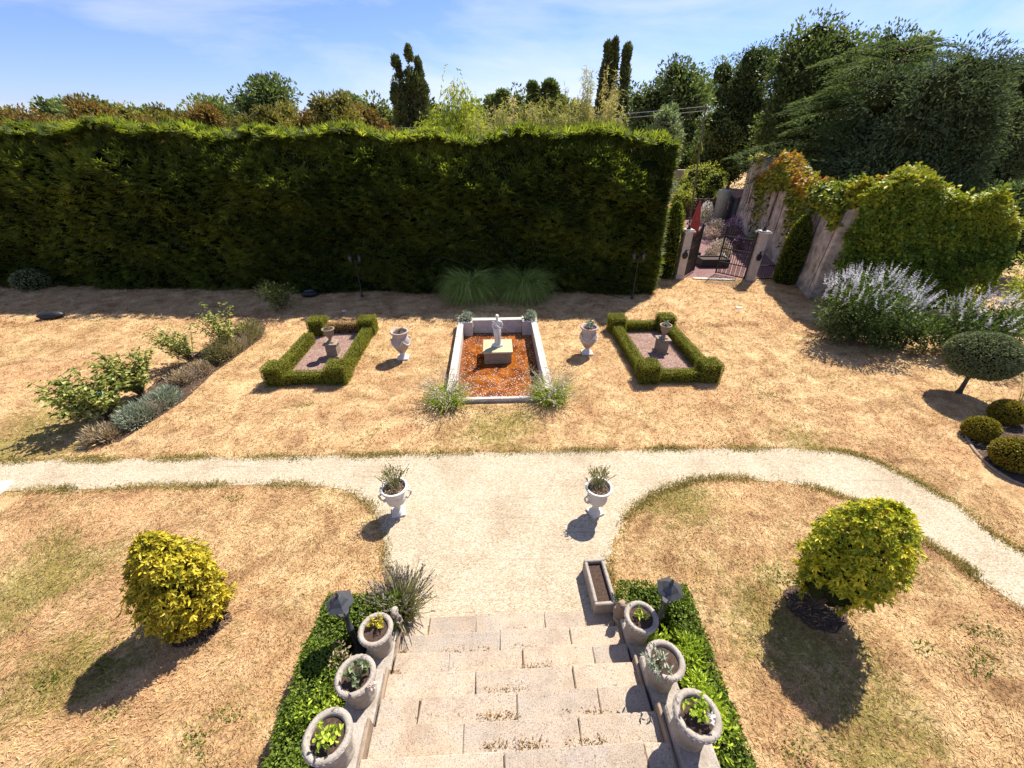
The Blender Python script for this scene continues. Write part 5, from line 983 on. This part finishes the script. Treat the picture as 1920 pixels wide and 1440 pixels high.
for i, (px, py, r, h, lab, mt) in enumerate(((1912, 590, 1.0, 3.0, 'sunlit yellow green shrub at the right end of the creeper', 'shrubyel'), (1965, 600, 1.5, 2.6, 'bright green shrub cut by the right edge behind the topiary', 'lime'), (1990, 680, 1.1, 1.5, 'low lime green shrub just right of the topiary', 'lime'), (2040, 520, 1.8, 3.6, 'large dark green shrub at the right edge below the yew', 'midgreen'))):
    q = G(px, py); shrub_ball('border_shrub', lab, (q[0], q[1], 0), r, h, 3000, .16, mt, 540 + i, K=24)
q = at(1200, 474, 16.75)
def twin_lantern(px, py, label, h):
    q = G(px, py); t = thing('twin_lantern_post', label, 'lamp post', (q[0], q[1] + .1, 0), 0, 'twin lantern posts in front of the hedge'); p = MB(); lathe(p, [(.07, 0), (.07, .06), (.025, .12), (.022, h - .25), (.03, h - .2), (.015, h - .02)], 12); tube(p, [(-.19, 0, h - .12), (0, 0, h - .16), (.19, 0, h - .12)], .015, 6); p.build('post', M['iron'], t)
    for sx in (-1, 1):
        g = MB(); lathe(g, [(.045, h - .1), (.075, h + .1)], 6, c=(sx * .19, 0, 0), smooth=False); o = g.build('lantern', M['dimglass'], t); r = MB(); lathe(r, [(.09, h + .1), (.05, h + .15), (.01, h + .2)], 6, c=(sx * .19, 0, 0), smooth=False); r.build('cap', M['iron'], o)
twin_lantern(1186, 562, 'black post with two pale lanterns against the right part of the hedge', 1.75); twin_lantern(678, 558, 'black post with two pale lanterns against the left part of the hedge', 1.6)
q = G(580, 557); t = thing('lawn_mower_robot', 'dark low garden machine in the shade beside the left border', 'garden machine', (q[0], q[1] + .1, 0), .3); m = MB(); ellip(m, (0, 0, .12), (.36, .24, .13), 20, 10); m.build('body', M['black'], t); m = MB(); ellip(m, (0, .02, .2), (.22, .15, .06), 16, 8); m.build('cover', M['slate'], t)
m = MB(); box(m, -.11, .11, -.09, .09, 0, .04, .012); q = G(1385, 578); tag(m.build('paving_stone', M['paving'], None, tuple(q)), 'small white stone set in the dry lawn below the gate', 'stone'); m = MB(); box(m, -.09, .09, -.07, .07, 0, .03, .01); q = G(645, 584); tag(m.build('paving_stone', M['paving'], None, tuple(q)), 'tiny pale stone in the shaded lawn behind the left parterre', 'stone')
m = MB(); box(m, -.5, .5, -.4, .4, 0, .08, .012); q = G(-62, 940); o = m.build('paving_slab', M['paving'], None, (q[0], q[1], 0)); tag(o, 'pale paving slab at the left edge of the photo beside the drive', 'slab'); o.rotation_euler = (0, 0, .2)
# ------------------------------------------------------------------ stone steps, stepped side walls, pots, lamps
stairs = thing('stone_steps', 'wide flight of weathered granite steps rising towards the house', 'steps', tuple(UV(0, 0)), GA)
RI, TR, SW = .15, .30, 1.5
rg = np.random.default_rng(600)
JO = [(-.9, -.38, .38, .82), (-.12, .62), (-.62, .1, .8), (-.35, .55), (-.82, .02, .72), (-.42, .5), (-.1, .95), (-.5, .6), (-.2, .7), (-.6, .4), (-.3, .6)]
for k in range(11):
    z = .006 + RI * k + (.014 if k == 0 else 0); v1 = -k * TR; cuts = [-SW] + [c * 1.3 for c in JO[k]] + [SW]; 
    for a, b in zip(cuts[:-1], cuts[1:]):
        m = MB(); hgt = z + rg.normal(0, .004); box(m, a + .003, b - .003, v1 - TR - .05, v1 + rg.normal(0, .008), max(-.1, z - RI + .002 if k else -.1), hgt, .012, jit=.007, rg=rg, rnd=rg.random()); m.build('step_slab', M['granite'], stairs)
m = MB(); 
for k in range(11): box(m, -SW, SW, -k * TR - TR, -k * TR - .03, -.1, .006 + RI * k - .03, 0)
m.build('mortar_bed', M['soil'], stairs)
tf = MB()
for (k, u0, u1, n) in ((0, .0, .25, 60), (1, .05, .3, 40), (1, -.9, -.3, 50), (2, .1, .5, 70), (3, -.3, .1, 60), (4, -.4, .05, 110), (4, .5, 1.0, 70), (5, -.35, .3, 170), (5, .5, .9, 90), (1, -1.48, -1.42, 60), (2, -1.48, -1.4, 60), (6, -.6, .2, 40)):
    u = rg.uniform(u0, u1, n); P = np.array([UV(x, -k * TR - TR + rg.uniform(.045, .105), .01 + RI * k) for x in u]); leaves(tf, P + np.c_[rg.normal(0, .03, (n, 2)), np.zeros(n)] * [1, .5, 1], rg.normal(0, .9, (n, 3)) + [0, .2, .5], rg.normal(size=(n, 3)), .034 * (.4 + rg.random(n)), .014, rg)
tag(tf.build('joint_weeds', LM['boxdry']), 'dry moss and weeds growing along the step joints', 'weeds', kind='stuff')
POTV = (-.50, -1.15, -1.77); POTZ = (.29, .63, .99)
for sx in (-1, 1):
    lab = 'left' if sx < 0 else 'right'; t = thing('parapet_wall', 'stepped stone side wall of the steps carrying pots on the ' + lab, 'wall', tuple(UV(sx * 1.68, 0)), GA, 'stepped walls beside the steps'); xa, xb = sorted((-.155 * sx, .2 * sx))
    for i, (v, z) in enumerate(zip(POTV, POTZ)):
        m = MB(); box(m, xa, xb, v - .30, v + .24, 0 if i == 0 else POTZ[i - 1] - .28, z, .02, jit=.006, rg=rg); m.build('block', M['limestone'], t)
        m = MB(); box(m, xa + .03, xb - .03, v - .42, v - .30, 0, z + .1, .01); m.build('riser', M['limestone'], t)
    m = MB(); box(m, xa, xb, -2.75, -2.2, .5, 1.3, .02, jit=.006, rg=rg); m.build('block', M['limestone'], t)
    m = MB(); box(m, xa + .02, xb - .02, POTV[0] + .24, POTV[0] + .58, 0, .14, .02, jit=.006, rg=rg); m.build('plinth_end', M['limestone'], t)
    for i in range(3):                                    # sloping string course between blocks and treads
        m = MB(); x0, x1 = sorted((-.19 * sx, -.157 * sx)); v = POTV[i]; box(m, x0, x1, v - .33, v + .3, -.1, POTZ[i] - .1, .008); m.build('string_course', M['tanstone'], t)
def pot(u, v, z, label, seed, r=.205):
    q = UV(u, v, z); t = thing('stone_pot', label, 'pot', tuple(q), GA + seed, 'stone pots beside the steps'); b = MB(); lathe(b, [(.155, 0), (.16, .03), (.15, .06), (.155, .1, 1), (.165, .22, 1), (.175, .32, 1), (.17, .35)], 40, flute=.03, nfl=10, sx=r / .205, sy=r / .205); b.build('body', M['limestone'], t)
    m = MB(); lathe(m, [(.17, .35), (.2, .37), (.215, .40), (.21, .43), (.195, .445), (.165, .44), (.15, .42), (.145, .36)], 40, sx=r / .205, sy=r / .205); a = np.linspace(0, 6.283, 120)
    tube(m, np.c_[(.206) * np.cos(a), .206 * np.sin(a), .415 + .006 * np.sin(a * 26)] * np.array([r / .205, r / .205, 1]), .012, 6, cap=False); m.build('rim', M['limestone'], t)
    s = MB(); lathe(s, [(.15 * r / .205, .40), (.09, .405), (.001, .41)], 20, cap=False); rg = np.random.default_rng(int(seed * 100)); n = 120; a = rg.random(n) * 6.28; rr = .13 * np.sqrt(rg.random(n))
    s.build('soil', M['soil'], t); return (q[0], q[1], z + .4)
LB = ('lowest stone pot on the left wall beside the little figure', 'middle stone pot on the left wall', 'largest looking stone pot at the top of the left wall'); RB = ('lowest stone pot on the right wall next to the small figure', 'middle stone pot on the right wall, half empty', 'topmost stone pot in view on the right wall')
pots = {}
for i in range(3):
    pots['l', i] = pot(-1.70, POTV[i], POTZ[i], LB[i], .3 + i * .2, .203); pots['r', i] = pot(1.665, POTV[i], POTZ[i], RB[i], 1.3 + i * .2, .203)
def pp(k, name, label, h, r, n, L, mat, seed, dx=0, dy=0, **kw): p = pots[k]; return small_plant(name, label, (p[0] + dx, p[1] + dy, p[2]), h, r, n, L, mat, seed, cat='plant', **kw)
pp(('l', 0), 'sedum_plant', 'yellow green sedum in the lowest left pot', .13, .13, 170, .035, 'gold', 610, -.01, .05, stems=14); pp(('l', 1), 'geranium_plant', 'trailing pale green geranium in the middle left pot', .2, .2, 70, .06, 'greyleaf', 611, .06, -.02, wr=.8, stems=9); pp(('l', 2), 'strawberry_plant', 'yellow green leafy plant in the top left pot', .15, .15, 75, .06, 'lime', 612, .02, -.02, wr=.6, stems=11)
pp(('r', 0), 'sedum_plant', 'small yellow green plant in the lowest right pot', .12, .09, 70, .045, 'lime', 613, .01, .02, stems=8); pp(('r', 1), 'trailing_plant', 'pale trailing plant hanging over the left of the middle right pot', .16, .2, 80, .07, 'silver', 614, -.10, -.06, wr=.3, stems=10); pp(('r', 2), 'begonia_plant', 'yellow green begonia with a white bloom in the top right pot', .16, .16, 110, .05, 'lime', 615, -.01, .03, wr=.6, stems=12)
rg = np.random.default_rng(12)
for k, c, mt, lb, o in ((('l', 1), 24, 'pink_fl', 'single pink geranium flower hanging from the middle left pot', (.2, -.1, .05)), (('r', 2), 40, 'white_fl', 'white begonia bloom in the top right pot', (.08, -.06, .1))):
    p = pots[k]; f = MB(); leaves(f, rg.normal(0, .016, (c, 3)), rg.normal(size=(c, 3)), rg.normal(size=(c, 3)), .04, .03, rg); tag(f.build('flower', LM[mt], None, (p[0] + o[0], p[1] + o[1], p[2] + o[2])), lb, 'flower')
def fuse(m, name, mat, t, vs): o = m.build(name, mat, t); md = o.modifiers.new('fuse', 'REMESH'); md.mode = 'VOXEL'; md.voxel_size = vs; md.use_smooth_shade = True; return o
q = UV(-1.55, -.2, .14); t = thing('cherub_figure', 'small pale stone child figure beside the lowest left pot', 'figurine', tuple(q), GA); m = MB(); lathe(m, [(.07, 0), (.075, .03), (.06, .05)], 16); m.build('base', M['limestone'], t)
m = MB(); tube(m, [(-.03, 0, .04), (-.035, -.03, .12), (-.02, 0, .19)], [.03, .034, .04], 10); tube(m, [(.03, 0, .04), (.035, -.03, .12), (.02, 0, .19)], [.03, .034, .04], 10); tube(m, [(0, 0, .17), (0, .005, .24), (0, 0, .31), (0, 0, .35)], [.055, .06, .056, .03], 12); tube(m, [(-.055, 0, .31), (-.085, -.03, .24), (-.03, -.07, .22)], [.024, .022, .018], 8); tube(m, [(.055, 0, .31), (.085, -.03, .24), (.03, -.07, .25)], [.024, .022, .018], 8); ellip(m, (0, -.005, .395), (.052, .056, .06), 14, 10); ellip(m, (0, -.06, .39), (.01, .012, .012), 6, 5); ellip(m, (0, .015, .42), (.056, .054, .045), 12, 8); fuse(m, 'figure', M['limestone'], t, .008)
q = UV(1.53, -.2, .14); t = thing('owl_figure', 'small brown stone owl like figure beside the lowest right pot', 'figurine', tuple(q), GA); m = MB(); lathe(m, [(.08, 0), (.08, .05), (.065, .06)], 16); m.build('base', M['limestone'], t)
m = MB(); tube(m, [(0, 0, .04), (0, .005, .14), (0, .01, .24), (0, 0, .31)], [.06, .082, .075, .05], 14); ellip(m, (0, -.01, .35), (.066, .062, .06), 14, 10); ellip(m, (.045, -.01, .40), (.014, .014, .024), 7, 5); ellip(m, (-.045, -.01, .40), (.014, .014, .024), 7, 5); ellip(m, (0, -.07, .34), (.01, .016, .014), 6, 5); ellip(m, (.075, .01, .17), (.022, .045, .085), 9, 7); ellip(m, (-.075, .01, .17), (.022, .045, .085), 9, 7); fuse(m, 'figure', M['tanstone'], t, .008)
q = UV(1.36, .30); t = thing('stone_trough', 'long stone trough of bare soil at the foot of the steps', 'planter', tuple(q), GA + .03); m = MB()
for (x0, x1, y0, y1) in ((-.16, .16, -.37, -.32), (-.16, .16, .32, .37), (-.16, -.11, -.32, .32), (.11, .16, -.32, .32)): box(m, x0, x1, y0, y1, .0, .27, .012)
m.build('body', M['limestone'], t); s = MB(); box(s, -.11, .11, -.32, .32, .02, .2, 0); s.build('soil', M['soil'], t)
def lamp(q, label, rz):
    t = thing('garden_lamp', label, 'lamp post', (q[0], q[1], 0), rz, 'black lamp posts beside the steps'); p = MB(); lathe(p, [(.1, 0), (.1, .06), (.05, .1), (.034, .2), (.034, .5), (.045, .51), (.045, .54), (.034, .55), (.034, .84), (.06, .87), (.06, .89)], 14); p.build('post', M['lampmetal'], t)
    g = MB(); lathe(g, [(.065, .9), (.115, 1.12)], 6, smooth=False); o = g.build('glass', M['glass'], t); f = MB()
    for i in range(6): a = i * 1.047; tube(f, [(.067 * math.cos(a), .067 * math.sin(a), .89), (.118 * math.cos(a), .118 * math.sin(a), 1.12)], .009, 5)
    lathe(f, [(.07, .885), (.075, .9), (.068, .91)], 6, smooth=False); f.build('cage', M['lampmetal'], t)
    r = MB(); lathe(r, [(.165, 1.115), (.17, 1.125), (.11, 1.165), (.108, 1.17), (.082, 1.205), (.03, 1.245), (.012, 1.25)], 6, smooth=False); lathe(r, [(.02, 1.245), (.024, 1.265), (.01, 1.285), (.018, 1.30), (.003, 1.33)], 10); r.build('roof', M['lampmetal'], t)
a = G(1257, 1101, 1.16); lamp(a, 'black hexagonal garden lamp in the hedge right of the steps', .3); a = G(636, 1126, 1.16); lamp(a, 'black hexagonal garden lamp in the hedge left of the steps', .1)
# clipped low hedges framing the beds beside the steps
def step_hedge(pts, label, seed, h=.46, w=.34, mat='hedgelow'):
    rg = np.random.default_rng(seed); t = thing('low_box_hedge', label, 'hedge', (0, 0, 0), 0, 'low box hedges beside the steps'); c = MB(); mb = MB()
    for (a, b) in zip(pts[:-1], pts[1:]):
        a, b = np.array(a), np.array(b); d = b - a; ln = np.linalg.norm(d); ang = math.atan2(d[1], d[0]); tmp = MB(); box(tmp, -.0, ln, -w / 2 + .03, w / 2 - .03, 0, h - .04, .03); l2 = MB(); box_leaves(l2, rg, -w * .45, ln + w * .45, -w / 2, w / 2, h, .042, 2300, .03); cs, sn = math.cos(ang), math.sin(ang)
        for src, dst in ((tmp, c), (l2, mb)):
            for V, Lp, Tt, Aa in zip(src.V, src.L, src.T, src.A): Vn = np.c_[V[:, 0] * cs - V[:, 1] * sn + a[0], V[:, 0] * sn + V[:, 1] * cs + a[1], V[:, 2]]; k = Tt[0]; (dst.add(Vn, (Lp - Lp.min()).reshape(-1, k), Aa) if (Tt == k).all() else dst.add(Vn, np.split(Lp - Lp.min(), np.cumsum(Tt)[:-1]), Aa))
    c.build('inner_mass', M['dark'], t); mb.build('foliage', LM[mat], t); return t
z = .46
RH = [G(1185, 1112, z)[:2], G(1272, 1118, z)[:2], G(1300, 1200, z)[:2], G(1345, 1330, z)[:2], G(1400, 1475, z)[:2], G(1440, 1600, z)[:2]]
LH = [G(720, 1140, z)[:2], G(632, 1142, z)[:2], G(596, 1230, z)[:2], G(560, 1345, z)[:2], G(530, 1460, z)[:2], G(500, 1600, z)[:2]]
step_hedge(RH, 'low clipped hedge bordering the bed right of the steps', 630); step_hedge(LH, 'low clipped hedge bordering the bed left of the steps', 631, w=.42)
sheet('bed_soil', [tuple(UV(1.85, -3.5)[:2]), tuple(UV(1.85, .0)[:2])] + [tuple(p) for p in RH], .012, M['soil']); sheet('bed_soil', [tuple(UV(-1.85, -3.5)[:2]), tuple(UV(-1.85, .0)[:2])] + [tuple(p) for p in LH], .012, M['soil'])
def bedshrub(px, py, zt, r, label, seed, n=900, L=.06, mat='lime'):
    q = G(px, py, zt); return shrub_ball('lime_shrub', label, (q[0], q[1], 0), r, zt + .12, n, L, mat, seed, wr=.42, two=True, K=10, group='lime green shrubs in the beds beside the steps')
bedshrub(1295, 1222, .62, .36, 'lime green shrub right of the lowest right pots', 640); bedshrub(1320, 1285, .72, .34, 'lime green shrub beside the middle right pot', 641); bedshrub(1345, 1350, .72, .3, 'lime green shrub right of the topmost right pot', 642, 700); bedshrub(1246, 1196, .5, .17, 'small lime shrub between the two lower right pots', 643, 300)
bedshrub(600, 1305, .6, .26, 'lime green shrub left of the middle left pot', 644, 520); bedshrub(570, 1340, .55, .2, 'small lime shrub at the left hedge above the top left pot', 645, 320); bedshrub(632, 1225, .5, .14, 'withered straw shrub between lamp and middle left pot', 646, 200, .05, 'straw')
# lavender bush at the foot of the steps
q = G(752, 1152); rg = np.random.default_rng(650); t = thing('lavender_bush', 'tall lavender bush at the left foot of the steps', 'plant', (q[0], q[1] + .02, 0)); s = MB(); f = MB(); n = 620; a = rg.random(n) * 6.283; D = np.c_[np.cos(a), np.sin(a), rg.uniform(.8, 3.2, n)]; P = np.c_[rg.normal(0, .07, (n, 2)), np.zeros(n)]; L = rg.uniform(.45, .74, n); ribbons(s, P, D, L, .010, rg, .35, 3, taper=False); g = MB(); m_ = 1400; a2 = rg.random(m_) * 6.283; D2 = np.c_[np.cos(a2), np.sin(a2), rg.uniform(.6, 3, m_)]; ribbons(g, np.c_[rg.normal(0, .07, (m_, 2)), np.zeros(m_)], D2, rg.uniform(.2, .46, m_), .014, rg, .3, 3)
s.build('stem', LM['lavstem'], t); g.build('foliage', LM['lavstem'], t); k = rg.random(n) < .5; Dn = nrm(D)[k]; Lk = L[k]; Pk = P[k]
for u in (.86, .93, 1.0): leaves(f, Pk + Dn * (Lk * u)[:, None] - np.array([0, 0, 1]) * (Lk * .07)[:, None], Dn + rg.normal(0, .25, Dn.shape), rg.normal(size=Dn.shape), .05, .022, rg)
f.build('flower_spike', LM['lavflower'], t)

# ------------------------------------------------------------------ dry grass, edge fringe, weeds
rg = np.random.default_rng(700); g = MB()
excl = [np.array(drive_poly), np.array([UV(*p)[:2] for p in ((-2.1, .2), (2.1, .2), (2.6, -4), (-2.6, -4))]), np.array([PU(*p)[:2] for p in ((-1.35, -.2), (1.35, -.2), (1.35, 4.9), (-1.35, 4.9))])]
for o in (LPo, RPo): excl.append(np.array([(o[0] - 1.0, o[1] + .1), (o[0] + 1.0, o[1] + .1), (o[0] + .85, o[1] + 3.6), (o[0] - 1.15, o[1] + 3.6)]))
def field(n, x0, x1, y0, y1, L, Wd, lay):
    P = np.c_[rg.uniform(x0, x1, n), rg.uniform(y0, y1, n), np.zeros(n)]; dep = P[:, 1] * cp + 6 * sp; k = abs(P[:, 0]) < dep * 1.34 + .4
    for e in excl: k &= ~poly_in(P, e)
    P = P[k]; n = len(P); w = snoise(P, 55, .9) * 1.6 + snoise(P, 56, 3.2); a = w * 2.2 + rg.normal(0, .9, n); D = np.c_[np.cos(a), np.sin(a), rg.uniform(*lay, n)]; P[:, 2] = -.004
    leaves(g, P, D, rg.normal(0, .5, (n, 3)) + [0, 0, 1], L * (.5 + .9 * rg.random(n)), Wd, rg, rnd=np.clip(.5 + .22 * snoise(P, 57, 6) + .22 * rg.normal(size=n), 0, 1))
field(150000, -9.5, 9.5, 1.0, 6.6, .075, .0085, (.12, .8)); field(110000, -20, 20, 6.4, 14, .10, .013, (.15, .8)); field(42000, -28, 18, 13.5, 19.5, .14, .02, (.15, .8))
tag(g.build('dry_grass', M['blade']), 'short dry straw coloured lawn grass with greener patches', 'grass', kind='stuff')
fr = MB(); 
for L_, sgn in ((farS, 1), (nrS, 1), (nlS, 1)):
    seg = np.linalg.norm(np.diff(L_, axis=0), axis=1); cum = np.r_[0, np.cumsum(seg)]; n = int(cum[-1] * 1100); s = rg.random(n) * cum[-1]; x = np.interp(s, cum, L_[:, 0]); y = np.interp(s, cum, L_[:, 1]); P = np.c_[x, y, np.zeros(n)] + np.c_[rg.normal(0, .065, (n, 2)), np.zeros(n)]; k = snoise(P, 60, 1.5) + rg.normal(0, .4, n) > .0; P = P[k]; n = len(P)
    ribbons(fr, P, np.c_[rg.normal(0, .6, (n, 2)), np.ones(n)], rg.uniform(.03, .095, n), .010, rg, .9, 2)
LM['fringe'] = leafmat('edge grass', [(.06, .055, .014), (.13, .115, .03), (.25, .2, .07), (.38, .29, .13)], .25, nsc=1.2, namp=.4)
tag(fr.build('edge_grass', LM['fringe']), 'untrimmed darker grass along the edges of the gravel drive', 'grass', kind='stuff')
wd = MB()
for (px, py, r, n) in ((572, 760, .16, 90), (440, 935, .1, 60), (195, 1245, .12, 70), (95, 1275, .1, 60), (210, 1340, .1, 60), (420, 1345, .1, 60), (370, 1385, .09, 60), (1828, 1180, .13, 90), (1845, 1235, .14, 90), (1870, 1190, .08, 50), (1730, 1215, .1, 60), (1830, 1255, .1, 50), (820, 852, .15, 80), (560, 860, .12, 60), (1350, 835, .25, 120), (1440, 740, .3, 160), (905, 770, .3, 160), (985, 775, .25, 120), (640, 1345, .05, 30), (1460, 1080, .2, 120), (1490, 1415, .15, 80)):
    q = G(px, py); P = np.c_[q[0] + rg.normal(0, r, n), q[1] + rg.normal(0, r * .6, n), np.zeros(n)]; leaves(wd, P, rg.normal(0, 1, (n, 3)) + [0, 0, .7], rg.normal(0, .4, (n, 3)) + [0, 0, 1], .055 * (.5 + .8 * rg.random(n)), .02, rg)
tag(wd.build('lawn_weeds', LM['hedgelow']), 'small green weeds surviving in the dry lawn', 'weeds', kind='stuff')
tw = MB(); q = G(1168, 560); tube(tw, [(0, 0, .02), (-.3, .12, .06), (-.62, .3, .05)], [.02, .014, .006], 6); tube(tw, [(-.25, .1, .05), (-.3, .3, .12)], [.01, .004], 5); tag(tw.build('fallen_branch', M['bark'], None, tuple(q)), 'thin dead branch lying at the foot of the hedge', 'branch')
